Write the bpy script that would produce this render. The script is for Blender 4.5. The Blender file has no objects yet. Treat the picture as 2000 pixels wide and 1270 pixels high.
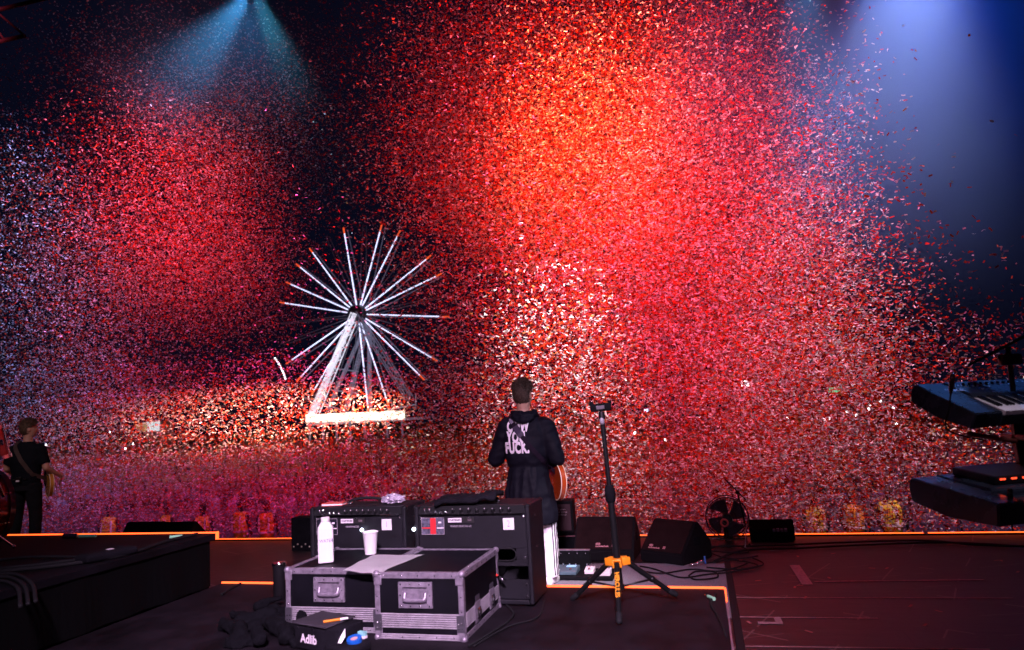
import bpy, bmesh, math, random
import numpy as np
from mathutils import Vector, Matrix, Euler, noise
from mathutils.bvhtree import BVHTree
random.seed(7)
C = bpy.context.scene
col = C.collection
R = math.radians
PI = math.pi

# ------------------------------------------------------------------ camera
CAMZ = 1.53
YAW, PITCH, ROLL = R(15.06), R(7.43), R(-3.24)
_f = Vector((-math.sin(YAW) * math.cos(PITCH), math.cos(YAW) * math.cos(PITCH), math.sin(PITCH)))
_r = Vector((math.cos(YAW), math.sin(YAW), 0))
_u = _r.cross(_f)
_c, _s = math.cos(ROLL), math.sin(ROLL)
CR = _c * _r + _s * _u
CU = -_s * _r + _c * _u
cam = bpy.data.cameras.new('camera')
camo = bpy.data.objects.new('camera', cam)
col.objects.link(camo)
M = Matrix((CR, CU, -_f)).transposed().to_4x4()
M.translation = Vector((0, 0, CAMZ))
camo.matrix_world = M
cam.sensor_width = 36
cam.lens = 24
cam.clip_start = 0.05
cam.clip_end = 2000
cam.dof.use_dof = True
cam.dof.focus_distance = 6.0
cam.dof.aperture_fstop = 1.8
C.camera = camo
FPX = 24 / 36 * 2000


def ray(u, v):
    return CR * ((u - 1000) / FPX) - CU * ((v - 635) / FPX) + _f


def onz(u, v, z):                 # where the sight line meets a horizontal plane
    r = ray(u, v)
    return Vector((0, 0, CAMZ)) + r * ((z - CAMZ) / r.z)


def ony(u, v, y):                 # where it meets an upright plane parallel to the stage front
    r = ray(u, v)
    return Vector((0, 0, CAMZ)) + r * (y / r.y)


# ------------------------------------------------------------------ world, exposure
w = bpy.data.worlds.new('World')
C.world = w
w.use_nodes = True
bg = w.node_tree.nodes['Background']
bg.inputs[0].default_value = (0.0020, 0.0024, 0.0085, 1)
bg.inputs[1].default_value = 1.0
C.view_settings.view_transform = 'Standard'
C.view_settings.look = 'None'
C.view_settings.exposure = 0
C.view_settings.gamma = 1
C.view_settings.use_curve_mapping = False
C.cycles.use_denoising = True
C.cycles.volume_step_rate = 1.5
C.cycles.volume_max_steps = 128
C.cycles.max_bounces = 5
C.cycles.diffuse_bounces = 2
C.cycles.glossy_bounces = 2
C.cycles.volume_bounces = 0
C.cycles.transmission_bounces = 3
C.cycles.sample_clamp_indirect = 3


# ------------------------------------------------------------------ stage lamps
def spot(name, loc, target, power, color, angle, blend=0.8, size=0.15, sx=1.0):
    l = bpy.data.lights.new(name, 'SPOT')
    l.energy = power
    l.color = color
    l.spot_size = R(angle)
    l.spot_blend = blend
    l.shadow_soft_size = size
    o = bpy.data.objects.new(name, l)
    col.objects.link(o)
    o.location = loc
    d = Vector(target) - Vector(loc)
    o.rotation_euler = d.to_track_quat('-Z', 'Y').to_euler()
    o.scale = (sx, 1, 1)
    return o


RED = (1, 0.045, 0.04)
PINK = (1, 0.13, 0.20)
# washes over the confetti
spot('red_wash', (-2.0, 0.0, 9.5), ony(1150, 380, 15), 17000, (1, 0.09, 0.12), 50, 1)
spot('red_beam', (0.5, 1.5, 10.0), ony(1150, 400, 16), 33000, (1, 0.12, 0.06), 29, 1)
spot('orange_beam', (-0.5, 1.5, 10.0), ony(1150, 400, 16), 36000, (1, 0.20, 0.02), 21, 1)
spot('red_beam', (2.5, 1.5, 9.0), ony(1380, 330, 15), 19000, (1, 0.14, 0.19), 26, 1)
spot('red_beam', (-1, 1.5, 9.5), ony(1370, 640, 14), 16500, (1, 0.10, 0.19), 38, 1)
spot('pink_wash', (-3, 8.4, 9.0), ony(1250, 900, 13.5), 3200, (1, 0.08, 0.30), 66, 1)
spot('pink_wash', (3.5, 8.4, 8.0), ony(1600, 820, 12.5), 1700, (1, 0.09, 0.32), 60, 1)
spot('red_beam', (-8, 1, 6.5), ony(360, 400, 17), 30000, (1, 0.08, 0.14), 24, 1)
spot('red_beam', (-8, 1, 7.5), ony(330, 520, 18), 22000, (1, 0.09, 0.19), 34, 1)
spot('magenta_wash', (-6, 8.8, 7.0), ony(560, 1000, 17), 7000, (1, 0.05, 0.30), 58, 1)
spot('magenta_wash', (-12, 8.8, 6.0), ony(250, 960, 18.5), 2200, (0.85, 0.12, 0.6), 56, 1)
spot('blue_wash', (-15, 8.8, 9.0), ony(0, 600, 19), 11500, (0.30, 0.42, 1), 66, 1)
spot('violet_wash', (-12, 8.8, 5.0), ony(90, 960, 18.5), 1500, (0.50, 0.34, 1), 60, 1)
spot('white_beam', (-0.6, 3.2, 7.5), ony(1085, 690, 10.0), 14000, (1, 0.84, 0.82), 21, 1)
spot('white_beam', (3.2, 5.0, 6.5), ony(1590, 700, 9.6), 1500, (1, 0.82, 0.84), 24, 1)
spot('dusk_wash', (-8, 8.9, 5.0), ony(400, 150, 16), 2400, (0.85, 0.32, 0.50), 46, 1)
spot('warm_beam', (-4.6, 8.9, 1.9), ony(560, 815, 14.5), 14000, (1, 0.60, 0.36), 14, 0.8, sx=4.2)
# light on the stage itself
spot('lilac_key', (0.6, -2.2, 5.0), (-1.7, 3.8, 0.5), 5200, (1, 0.68, 1), 40, 1, 0.3)
spot('violet_fill', (-5.5, 0.5, 5.5), (-1.6, 5, 0.4), 30, (0.55, 0.42, 1), 75, 1, 0.5)
spot('leg_fill', (1.4, 3.2, 4.5), (-1.25, 6.1, 0.1), 2000, (1, 0.86, 0.95), 15, 1, 0.2)  # unseen spot that brightens the white trousers
spot('cool_rim', (5.0, 4.5, 4.5), (-1.35, 6.1, 1.3), 600, (0.55, 0.68, 1), 16, 1, 0.2)
spot('red_floor_glow', (1.5, 9.5, 6.5), (0.6, 6.9, 0), 320, (1, 0.12, 0.24), 40, 1, 0.5)  # added red spots imitate the confetti glow on the boards
spot('red_floor_glow', (-5.0, 9.5, 6.0), (-2.9, 6.8, 0), 600, (1, 0.14, 0.22), 40, 1, 0.5)
spot('blue_key', (2.5, 6.6, 4.6), (1.8, 3.8, 1.2), 900, (0.10, 0.32, 1), 26, 1, 0.25)
spot('lilac_side_fill', (-7.0, 3.0, 5.0), (-9.4, 7.9, 1.2), 420, (1, 0.72, 0.8), 24, 1, 0.2)  # unseen fill added for the left guitarist
spot('keys_fill', (1.9, 2.6, 4.2), Vector((0, 0, CAMZ)) + ray(1995, 790) * 3.35, 170, (0.9, 0.8, 1), 15, 1, 0.15)  # unseen fill added to brighten the white keys
spot('vest_fill', (-4.5, 9.3, 1.6), (-6.6, 16.4, -1.0), 260, (1, 0.85, 0.6), 40, 1, 0.2, sx=1.6)  # unseen fills added so the vests stay yellow under red light
spot('vest_fill', (3.5, 9.3, 1.6), (5.0, 16.4, -1.0), 260, (1, 0.85, 0.6), 40, 1, 0.2, sx=1.6)
spot('red_side', (0.2, 1.4, 2.6), (1.9, 3.7, 1.2), 12, (1, 0.10, 0.05), 50, 1, 0.1)
# beams in the smoke
LB = ony(487, -12, 11.2)
spot('teal_beam', LB, ony(200, 330, 12.0), 2300, (0.22, 0.52, 0.85), 44, 1, 0.12)
spot('teal_beam', LB + Vector((0.15, 0, 0)), ony(640, 330, 12.0), 1600, (0.28, 0.78, 0.90), 32, 1, 0.12)
spot('teal_beam', LB, ony(470, 330, 13.0), 300, (0.3, 0.55, 1), 90, 1, 0.3)
RB = ony(1770, -260, 11.5)
spot('blue_beam', RB, ony(1850, 420, 14.5), 2200, (0.03, 0.20, 1), 84, 1, 0.25)
spot('blue_beam', RB + Vector((0.3, 0, 0)), ony(1730, 300, 12.5), 8500, (1.0, 0.62, 0.62), 52, 1, 0.25)
spot('teal_beam', ony(1560, -170, 11.0), ony(1590, 400, 11.8), 2600, (0.10, 0.66, 0.80), 30, 1, 0.2)


# ------------------------------------------------------------------ materials
MATS = {}


def mat(name, color, rough=0.6, metal=0.0, emit=None, es=0.0, var=0.0, vscale=8.0, bump=0.0, bscale=60.0,
        color2=None, stretch=None, coat=0.0, spec=None):
    if name in MATS:
        return MATS[name]
    if spec is None and metal < 0.1 and max(color) < 0.03 and rough > 0.4:
        spec = 0.10
    m = bpy.data.materials.new(name)
    m.use_nodes = True
    nt = m.node_tree
    b = nt.nodes['Principled BSDF']
    b.inputs['Base Color'].default_value = (*color, 1)
    b.inputs['Roughness'].default_value = rough
    b.inputs['Metallic'].default_value = metal
    if coat:
        b.inputs['Coat Weight'].default_value = coat
        b.inputs['Coat Roughness'].default_value = 0.1
    if spec is not None:
        b.inputs['Specular IOR Level'].default_value = spec
    if emit:
        b.inputs['Emission Color'].default_value = (*emit, 1)
        b.inputs['Emission Strength'].default_value = es
    if var or bump or color2:
        tc = nt.nodes.new('ShaderNodeTexCoord')
        mp = nt.nodes.new('ShaderNodeMapping')
        nt.links.new(tc.outputs['Object'], mp.inputs[0])
        if stretch:
            mp.inputs['Scale'].default_value = stretch
        if var or color2:
            n = nt.nodes.new('ShaderNodeTexNoise')
            n.inputs['Scale'].default_value = vscale
            n.inputs['Detail'].default_value = 6
            n.inputs['Roughness'].default_value = 0.65
            nt.links.new(mp.outputs[0], n.inputs['Vector'])
            cr = nt.nodes.new('ShaderNodeValToRGB')
            cr.color_ramp.elements[0].position = 0.35
            cr.color_ramp.elements[1].position = 0.68
            c2 = color2 or tuple(min(1, c * (1 + var)) for c in color)
            c1 = color if color2 else tuple(c * (1 - var) for c in color)
            cr.color_ramp.elements[0].color = (*c1, 1)
            cr.color_ramp.elements[1].color = (*c2, 1)
            nt.links.new(n.outputs['Fac'], cr.inputs[0])
            nt.links.new(cr.outputs[0], b.inputs['Base Color'])
            mr = nt.nodes.new('ShaderNodeMapRange')
            mr.inputs[3].default_value = max(0.05, rough - 0.12)
            mr.inputs[4].default_value = min(1, rough + 0.12)
            nt.links.new(n.outputs['Fac'], mr.inputs[0])
            nt.links.new(mr.outputs[0], b.inputs['Roughness'])
        if bump:
            n2 = nt.nodes.new('ShaderNodeTexNoise')
            n2.inputs['Scale'].default_value = bscale
            n2.inputs['Detail'].default_value = 4
            nt.links.new(mp.outputs[0], n2.inputs['Vector'])
            bp = nt.nodes.new('ShaderNodeBump')
            bp.inputs['Strength'].default_value = bump
            bp.inputs['Distance'].default_value = 0.01
            nt.links.new(n2.outputs['Fac'], bp.inputs['Height'])
            nt.links.new(bp.outputs[0], b.inputs['Normal'])
    MATS[name] = m
    return m


BLACK = mat('black_vinyl', (0.0065, 0.006, 0.010), 0.55, spec=0.3, bump=0.35, bscale=260, var=0.3)
BLACKM = mat('black_metal', (0.02, 0.02, 0.022), 0.35, 0.6)
MATTE = mat('matte_black', (0.006, 0.006, 0.008), 0.9, var=0.4, vscale=12)
CLOTH = mat('black_cloth', (0.008, 0.0075, 0.011), 0.95, bump=0.5, bscale=120, var=0.4)
ALU = mat('aluminium', (0.33, 0.29, 0.36), 0.42, 0.5, var=0.3, vscale=30, bump=0.15, bscale=90)
CHROME = mat('chrome', (0.8, 0.8, 0.82), 0.15, 1.0)
LAMI = mat('black_laminate', (0.004, 0.0038, 0.007), 0.5, spec=0.14, bump=0.4, bscale=420, var=0.5, vscale=5)
WHITE = mat('white_card', (0.80, 0.78, 0.80), 0.6, var=0.04)
PAPER = mat('white_paper', (0.90, 0.89, 0.90), 0.8, var=0.05)
ORANGE = mat('orange_plastic', (0.90, 0.28, 0.01), 0.45)
LEDM = mat('led_strip', (0.3, 0.1, 0.05), 0.5, emit=(1.0, 0.095, 0.014), es=3.4)
INK = mat('black_ink', (0.02, 0.02, 0.03), 0.7)
SKIN = mat('skin', (0.52, 0.27, 0.19), 0.5, var=0.12, vscale=14)
WHITEP = mat('white_print', (0.85, 0.78, 0.84), 0.7)
DARKRED = mat('dark_grille', (0.022, 0.010, 0.011), 0.75, bump=0.6, bscale=500, var=0.25)
RUBBER = mat('rubber', (0.015, 0.015, 0.017), 0.7)


# ------------------------------------------------------------------ mesh helpers
def box(bm, x0, x1, y0, y1, z0, z1, bev=0.0, seg=2, mtx=None):
    v = [bm.verts.new((x, y, z)) for z in (z0, z1) for y in (y0, y1) for x in (x0, x1)]
    F = [(0, 2, 3, 1), (4, 5, 7, 6), (0, 1, 5, 4), (2, 6, 7, 3), (0, 4, 6, 2), (1, 3, 7, 5)]
    fs = [bm.faces.new([v[i] for i in f]) for f in F]
    if bev:
        es = list({e for f in fs for e in f.edges})
        r = bmesh.ops.bevel(bm, geom=es, offset=bev, segments=seg, affect='EDGES', profile=0.5)
        v = list({x for f in r['faces'] for x in f.verts} | {x for x in v if x.is_valid})
    if mtx:
        for x in v:
            x.co = mtx @ x.co
    return v


def basis(d):
    d = d.normalized()
    a = Vector((0, 0, 1)) if abs(d.z) < 0.9 else Vector((1, 0, 0))
    x = d.cross(a).normalized()
    return x, d.cross(x).normalized()


def cyl(bm, p0, p1, r0, r1=None, n=14, cap=True):
    p0, p1 = Vector(p0), Vector(p1)
    r1 = r0 if r1 is None else r1
    x, y = basis(p1 - p0)
    A = [bm.verts.new(p0 + (x * math.cos(t) + y * math.sin(t)) * r0) for t in [2 * PI * i / n for i in range(n)]]
    B = [bm.verts.new(p1 + (x * math.cos(t) + y * math.sin(t)) * r1) for t in [2 * PI * i / n for i in range(n)]]
    for i in range(n):
        j = (i + 1) % n
        bm.faces.new((A[i], A[j], B[j], B[i]))
    if cap:
        bm.faces.new(A[::-1])
        bm.faces.new(B)


def tube(bm, pts, r, n=8, closed=False):
    pts = [Vector(p) for p in pts]
    rings = []
    N = len(pts)
    px = None
    for i, p in enumerate(pts):
        if closed:
            t = pts[(i + 1) % N] - pts[i - 1]
        else:
            t = pts[min(i + 1, N - 1)] - pts[max(i - 1, 0)]
        if t.length < 1e-9:
            t = Vector((0, 0, 1))
        t.normalize()
        if px is None:
            x, _ = basis(t)
        else:
            x = (px - t * px.dot(t))
            x = x.normalized() if x.length > 1e-6 else basis(t)[0]
        px = x
        y = t.cross(x)
        rr = r[i] if isinstance(r, (list, tuple)) else r
        rings.append([bm.verts.new(p + (x * math.cos(a) + y * math.sin(a)) * rr) for a in [2 * PI * k / n for k in range(n)]])
    for i in range(N if closed else N - 1):
        A, B = rings[i], rings[(i + 1) % N]
        for k in range(n):
            l = (k + 1) % n
            bm.faces.new((A[k], A[l], B[l], B[k]))
    if not closed:
        bm.faces.new(rings[0][::-1])
        bm.faces.new(rings[-1])


def smooth_path(pts, sub=8):
    pts = [Vector(p) for p in pts]
    out = []
    for i in range(len(pts) - 1):
        p0, p1, p2, p3 = pts[max(i - 1, 0)], pts[i], pts[i + 1], pts[min(i + 2, len(pts) - 1)]
        for k in range(sub):
            t = k / sub
            out.append(0.5 * ((2 * p1) + (p2 - p0) * t + (2 * p0 - 5 * p1 + 4 * p2 - p3) * t * t + (3 * p1 - p0 - 3 * p2 + p3) * t ** 3))
    out.append(pts[-1])
    return out


def lathe(bm, prof, n=24, base=(0, 0, 0), axis='Z', cap=True):
    b = Vector(base)
    rings = []
    for r, h in prof:
        ring = []
        for i in range(n):
            a = 2 * PI * i / n
            p = Vector((r * math.cos(a), r * math.sin(a), h))
            if axis == 'Y':
                p = Vector((p.x, p.z, p.y))
            if axis == 'X':
                p = Vector((p.z, p.x, p.y))
            ring.append(bm.verts.new(b + p))
        rings.append(ring)
    for A, B in zip(rings, rings[1:]):
        for i in range(n):
            j = (i + 1) % n
            bm.faces.new((A[i], A[j], B[j], B[i]))
    if cap:
        bm.faces.new(rings[0][::-1])
        bm.faces.new(rings[-1])


def loft(bm, secs, n=20, pw=2.0):      # secs: (center, rx, ry[, axis x, axis y]); closed ends
    rings = []
    for s in secs:
        c = Vector(s[0])
        ax = Vector(s[3]) if len(s) > 3 else Vector((1, 0, 0))
        ay = Vector(s[4]) if len(s) > 4 else Vector((0, 1, 0))
        ring = []
        for i in range(n):
            a = 2 * PI * i / n
            ca, sa = math.cos(a), math.sin(a)
            ca = math.copysign(abs(ca) ** (2 / pw), ca)
            sa = math.copysign(abs(sa) ** (2 / pw), sa)
            ring.append(bm.verts.new(c + ax * ca * s[1] + ay * sa * s[2]))
        rings.append(ring)
    for A, B in zip(rings, rings[1:]):
        for i in range(n):
            j = (i + 1) % n
            bm.faces.new((A[i], A[j], B[j], B[i]))
    bm.faces.new(rings[0][::-1])
    bm.faces.new(rings[-1])


def ball(bm, c, r, sc=(1, 1, 1), u=12, v=8):
    bmesh.ops.create_uvsphere(bm, u_segments=u, v_segments=v, radius=r,
                              matrix=Matrix.Translation(c) @ Matrix.Diagonal((*sc, 1)))


def capsule(bm, a, b, ra, rb, n=12):
    a, b = Vector(a), Vector(b)
    d = (b - a).normalized()
    x, y = basis(d)
    secs = []
    for k in range(4):
        t = PI / 2 * (1 - k / 3)
        secs.append((a - d * ra * math.sin(t) * 0.98, max(0.001, ra * math.cos(t)), max(0.001, ra * math.cos(t)), x, y))
    for k in range(4):
        t = PI / 2 * (k / 3)
        secs.append((b + d * rb * math.sin(t) * 0.98, max(0.001, rb * math.cos(t)), max(0.001, rb * math.cos(t)), x, y))
    loft(bm, secs, n)


def poly_prism(bm, pts, ext):          # planar outline (3-D points) pushed along ext
    e = Vector(ext)
    A = [bm.verts.new(p) for p in pts]
    B = [bm.verts.new(Vector(p) + e) for p in pts]
    n = len(A)
    bm.faces.new(A[::-1])
    bm.faces.new(B)
    for i in range(n):
        j = (i + 1) % n
        bm.faces.new((A[i], A[j], B[j], B[i]))
    return A + B


def obj(name, bm, m, parent=None, smooth=False, loc=None, rot=None, autos=None):
    me = bpy.data.meshes.new(name)
    bmesh.ops.recalc_face_normals(bm, faces=bm.faces)
    bm.to_mesh(me)
    bm.free()
    ms = m if isinstance(m, (list, tuple)) else [m]
    for x in ms:
        me.materials.append(x)
    if smooth:
        for p in me.polygons:
            p.use_smooth = True
    if autos:
        me.set_sharp_from_angle(angle=R(autos))
    o = bpy.data.objects.new(name, me)
    col.objects.link(o)
    if parent:
        o.parent = parent
    if loc is not None:
        o.location = loc
    if rot is not None:
        o.rotation_euler = rot
    return o


def tag(o, label, cat, group=None):
    o['label'] = label
    o['category'] = cat
    if group:
        o['group'] = group
    return o


def thing(name, label, cat, loc=(0, 0, 0), rotz=0.0, group=None, rot=None):
    o = bpy.data.objects.new(name, None)
    col.objects.link(o)
    o.location = loc
    o.rotation_euler = rot or (0, 0, rotz)
    o.empty_display_size = 0.1
    return tag(o, label, cat, group)


def struct(name, bm, m, kind='structure', **k):
    o = obj(name, bm, m, **k)
    o['kind'] = kind
    return o


def text_mesh(s, size=1.0, sx=1.0, extrude=0.0, weight=0.0, align='CENTER', spacing=1.0):
    cu = bpy.data.curves.new('t', 'FONT')
    cu.body = s
    cu.size = size
    cu.align_x = align
    cu.align_y = 'CENTER'
    cu.extrude = extrude
    cu.offset = weight
    cu.space_character = spacing
    cu.resolution_u = 3
    o = bpy.data.objects.new('t', cu)
    col.objects.link(o)
    dg = bpy.context.evaluated_depsgraph_get()
    me = bpy.data.meshes.new_from_object(o.evaluated_get(dg))
    bpy.data.objects.remove(o)
    bm = bmesh.new()
    bm.from_mesh(me)
    bpy.data.meshes.remove(me)
    for v in bm.verts:
        v.co.x *= sx
    return bm


def lettering(s, size, parent, loc, rot, m=None, sx=1.0, weight=0.0, align='CENTER', name='lettering', spacing=1.0):
    bm = text_mesh(s, size, sx, 0.0, weight, align, spacing)
    return obj(name, bm, m or WHITEP, parent, loc=loc, rot=rot)


UPR = (PI / 2, 0, 0)                   # upright text read from -Y


def remeshed(bm, voxel, smooth_it=6):
    me = bpy.data.meshes.new('tmp')
    bmesh.ops.recalc_face_normals(bm, faces=bm.faces)
    bm.to_mesh(me)
    bm.free()
    o = bpy.data.objects.new('tmp', me)
    col.objects.link(o)
    a = o.modifiers.new('r', 'REMESH')
    a.mode = 'VOXEL'
    a.voxel_size = voxel
    s = o.modifiers.new('s', 'SMOOTH')
    s.factor = 0.5
    s.iterations = smooth_it
    dg = bpy.context.evaluated_depsgraph_get()
    me2 = bpy.data.meshes.new_from_object(o.evaluated_get(dg))
    bpy.data.objects.remove(o)
    b2 = bmesh.new()
    b2.from_mesh(me2)
    return b2


def wrinkle(bm, amp, sc=(6, 6, 14), seed=0.0):
    bm.normal_update()
    for v in bm.verts:
        p = Vector((v.co.x * sc[0] + seed, v.co.y * sc[1], v.co.z * sc[2]))
        v.co += v.normal * amp * (noise.noise(p) + 0.5 * noise.noise(p * 2.3))


def copy_tree(o, parent=None):
    c = o.copy()
    col.objects.link(c)
    if parent:
        c.parent = parent
    for ch in list(o.children):
        copy_tree(ch, c)
    return c


# ================================================================== SETTING
RZ = 0.38          # top of the backline riser
DZ = 0.758         # top of the drum riser
SF = 8.42          # front edge of the stage
GZ = -2.25          # field in front of the stage

# wooden stage floor: dark scuffed boards with scratches
def floor_mat():
    m = bpy.data.materials.new('stage_boards')
    m.use_nodes = True
    nt = m.node_tree
    N, L = nt.nodes, nt.links
    b = N['Principled BSDF']
    tc = N.new('ShaderNodeTexCoord')

    def nz(scale, stretch, detail=6):
        mp = N.new('ShaderNodeMapping')
        mp.inputs['Scale'].default_value = stretch
        L.new(tc.outputs['Object'], mp.inputs[0])
        n = N.new('ShaderNodeTexNoise')
        n.inputs['Scale'].default_value = scale
        n.inputs['Detail'].default_value = detail
        n.inputs['Roughness'].default_value = 0.7
        L.new(mp.outputs[0], n.inputs['Vector'])
        return n
    n1 = nz(3, (0.6, 5, 1))
    n2 = nz(22, (0.35, 3, 1))
    mx = N.new('ShaderNodeMath'); mx.operation = 'MULTIPLY'
    L.new(n1.outputs[0], mx.inputs[0]); L.new(n2.outputs[0], mx.inputs[1])
    cr = N.new('ShaderNodeValToRGB')
    cr.color_ramp.elements[0].position = 0.16
    cr.color_ramp.elements[0].color = (0.007, 0.0055, 0.006, 1)
    cr.color_ramp.elements[1].position = 0.42
    cr.color_ramp.elements[1].color = (0.040, 0.029, 0.032, 1)
    L.new(mx.outputs[0], cr.inputs[0])
    br = N.new('ShaderNodeTexBrick')
    mpb = N.new('ShaderNodeMapping')
    mpb.inputs['Location'].default_value = (0.1, 0.36, 0)
    L.new(tc.outputs['Object'], mpb.inputs[0])
    L.new(mpb.outputs[0], br.inputs['Vector'])
    br.inputs['Scale'].default_value = 1
    br.inputs['Brick Width'].default_value = 2.44
    br.inputs['Row Height'].default_value = 0.61
    br.inputs['Mortar Size'].default_value = 0.006
    br.inputs['Color1'].default_value = (1, 1, 1, 1)
    br.inputs['Color2'].default_value = (0.82, 0.82, 0.82, 1)
    br.inputs['Mortar'].default_value = (0.25, 0.25, 0.25, 1)
    mm = N.new('ShaderNodeMix'); mm.data_type = 'RGBA'; mm.blend_type = 'MULTIPLY'
    mm.inputs[0].default_value = 1
    L.new(cr.outputs[0], mm.inputs[6]); L.new(br.outputs[0], mm.inputs[7])
    # scratches: thin bands of a distorted wave
    acc = mm.outputs[2]
    for sc_, rot, th in ((1.7, 0.4, 0.9985), (1.1, 2.1, 0.9988), (2.3, 1.2, 0.999)):
        mp = N.new('ShaderNodeMapping')
        mp.inputs['Rotation'].default_value = (0, 0, rot)
        L.new(tc.outputs['Object'], mp.inputs[0])
        wv = N.new('ShaderNodeTexWave')
        wv.inputs['Scale'].default_value = sc_ * 0.35
        wv.inputs['Distortion'].default_value = 5
        wv.inputs['Detail'].default_value = 1
        wv.inputs['Detail Scale'].default_value = 0.35
        L.new(mp.outputs[0], wv.inputs['Vector'])
        gt = N.new('ShaderNodeMath'); gt.operation = 'GREATER_THAN'; gt.inputs[1].default_value = th
        L.new(wv.outputs['Fac'], gt.inputs[0])
        msk = nz(1.3, (1, 1, 1), 2)
        g2 = N.new('ShaderNodeMath'); g2.operation = 'GREATER_THAN'; g2.inputs[1].default_value = 0.53
        L.new(msk.outputs[0], g2.inputs[0])
        ml = N.new('ShaderNodeMath'); ml.operation = 'MULTIPLY'
        L.new(gt.outputs[0], ml.inputs[0]); L.new(g2.outputs[0], ml.inputs[1])
        m2 = N.new('ShaderNodeMix'); m2.data_type = 'RGBA'
        L.new(ml.outputs[0], m2.inputs[0])
        L.new(acc, m2.inputs[6])
        m2.inputs[7].default_value = (0.13, 0.09, 0.09, 1)
        acc = m2.outputs[2]
    L.new(acc, b.inputs['Base Color'])
    mr = N.new('ShaderNodeMapRange')
    mr.inputs[3].default_value = 0.34
    mr.inputs[4].default_value = 0.62
    L.new(n2.outputs[0], mr.inputs[0])
    L.new(mr.outputs[0], b.inputs['Roughness'])
    bp = N.new('ShaderNodeBump'); bp.inputs['Strength'].default_value = 0.25; bp.inputs['Distance'].default_value = 0.004
    L.new(n2.outputs[0], bp.inputs['Height']); L.new(bp.outputs[0], b.inputs['Normal'])
    return m


bm = bmesh.new(); box(bm, -16, 14, -6, SF, GZ + 0.004, 0)
struct('stage_floor', bm, floor_mat())
bm = bmesh.new()
bmesh.ops.create_grid(bm, x_segments=2, y_segments=2, size=600)
struct('ground', bm, mat('field', (0.03, 0.035, 0.025), 0.95, var=0.5, vscale=0.6), loc=(0, 100, GZ))

# LED tape along the stage lip
t = thing('light_strip', 'thin glowing orange light strip along the front edge of the stage', 'light strip', (0, SF, 0))
bm = bmesh.new(); box(bm, -15, 13, 0.002, 0.03, -0.02, 0.018)
obj('rail', bm, BLACKM, t)
bm = bmesh.new(); box(bm, -15, 13, 0.004, 0.022, 0.0185, 0.027)
obj('glowing_tape', bm, LEDM, t)

DECK = mat('riser_deck', (0.009, 0.0065, 0.010), 0.7, var=0.65, vscale=3.5, bump=0.25, bscale=140, spec=0.14)
SKIRT = mat('riser_skirt', (0.0015, 0.0015, 0.002), 0.95, bump=0.3, bscale=30, stretch=(6, 1, 0.3))
t = thing('stage_riser', 'low black riser under the two amplifiers, orange light strip on its far edge', 'riser', (-1.8, 4.6, 0))
bm = bmesh.new(); box(bm, -1.84, 1.83, -6.5, 0, RZ - 0.05, RZ, 0.004)
obj('deck', bm, DECK, t)
bm = bmesh.new(); box(bm, -1.84, 1.80, -6.5, -0.02, 0.002, RZ - 0.052)
obj('skirt', bm, SKIRT, t)
bm = bmesh.new()
box(bm, -1.84, 1.832, 0.003, 0.014, RZ - 0.010, RZ + 0.010)
box(bm, 1.833, 1.842, -0.30, 0.014, RZ - 0.010, RZ + 0.005)
obj('glowing_tape', bm, LEDM, t)
bm = bmesh.new(); box(bm, 1.8335, 1.842, -6.5, -0.302, RZ - 0.03, RZ + 0.003)
obj('edge_trim', bm, ALU, t)

t = thing('drum_riser', 'tall black drum riser at the left with an orange light strip on its front edge', 'riser', (-3.65, 4.56, 0))
bm = bmesh.new()
box(bm, -10, 0, -6.5, 0, DZ - 0.05, DZ, 0.006)
obj('deck', bm, mat('drum_deck', (0.005, 0.0045, 0.007), 0.75, var=0.6, vscale=3, bump=0.3, bscale=160), t)
bm = bmesh.new()
# gathered cloth skirt on the right side
ys = [-6.5 + i * 0.05 for i in range(130)]
a = []
b_ = []
for i, y in enumerate(ys):
    o_ = 0.012 * math.sin(i * 0.9) + 0.008 * math.sin(i * 0.37)
    a.append(bm.verts.new((-0.02 + o_ * 0.3, y, DZ - 0.052)))
    b_.append(bm.verts.new((-0.012 + o_, y, RZ + 0.003)))
for i in range(len(a) - 1):
    bm.faces.new((a[i], a[i + 1], b_[i + 1], b_[i]))
box(bm, -10, -0.05, -6.5, -0.02, 0.002, DZ - 0.055)
obj('skirt', bm, SKIRT, t)
bm = bmesh.new()
box(bm, -10, 0.0, 0.003, 0.012, DZ - 0.012, DZ + 0.008)
box(bm, 0.001, 0.010, -0.012, 0.014, DZ - 0.045, DZ + 0.012)
obj('glowing_tape', bm, LEDM, t)

# grey speckled mat in front of the riser
bm = bmesh.new(); box(bm, -2.6, 0.07, 5.3, 7.0, 0.004, 0.012)
tag(obj('floor_mat', bm, mat('speckled_mat', (0.10, 0.10, 0.12), 0.95, color2=(0.34, 0.32, 0.38), vscale=150, bump=0.6, bscale=200)),
    'grey speckled floor mat under the pedalboard', 'mat')
bm = bmesh.new(); box(bm, 0.071, 0.125, 4.0, 7.1, 0.004, 0.02, 0.004)  # flat dark strip put in for the riser's shadow on the floor
tag(obj('riser_shadow_strip', bm, RUBBER), 'black strip on the floor along the right side of the mat', 'cable cover')  # not a real cable cover: the strip stands in for the riser's shadow

TAPE = mat('floor_tape', (0.42, 0.24, 0.26), 0.7, var=0.3, vscale=30)


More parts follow.
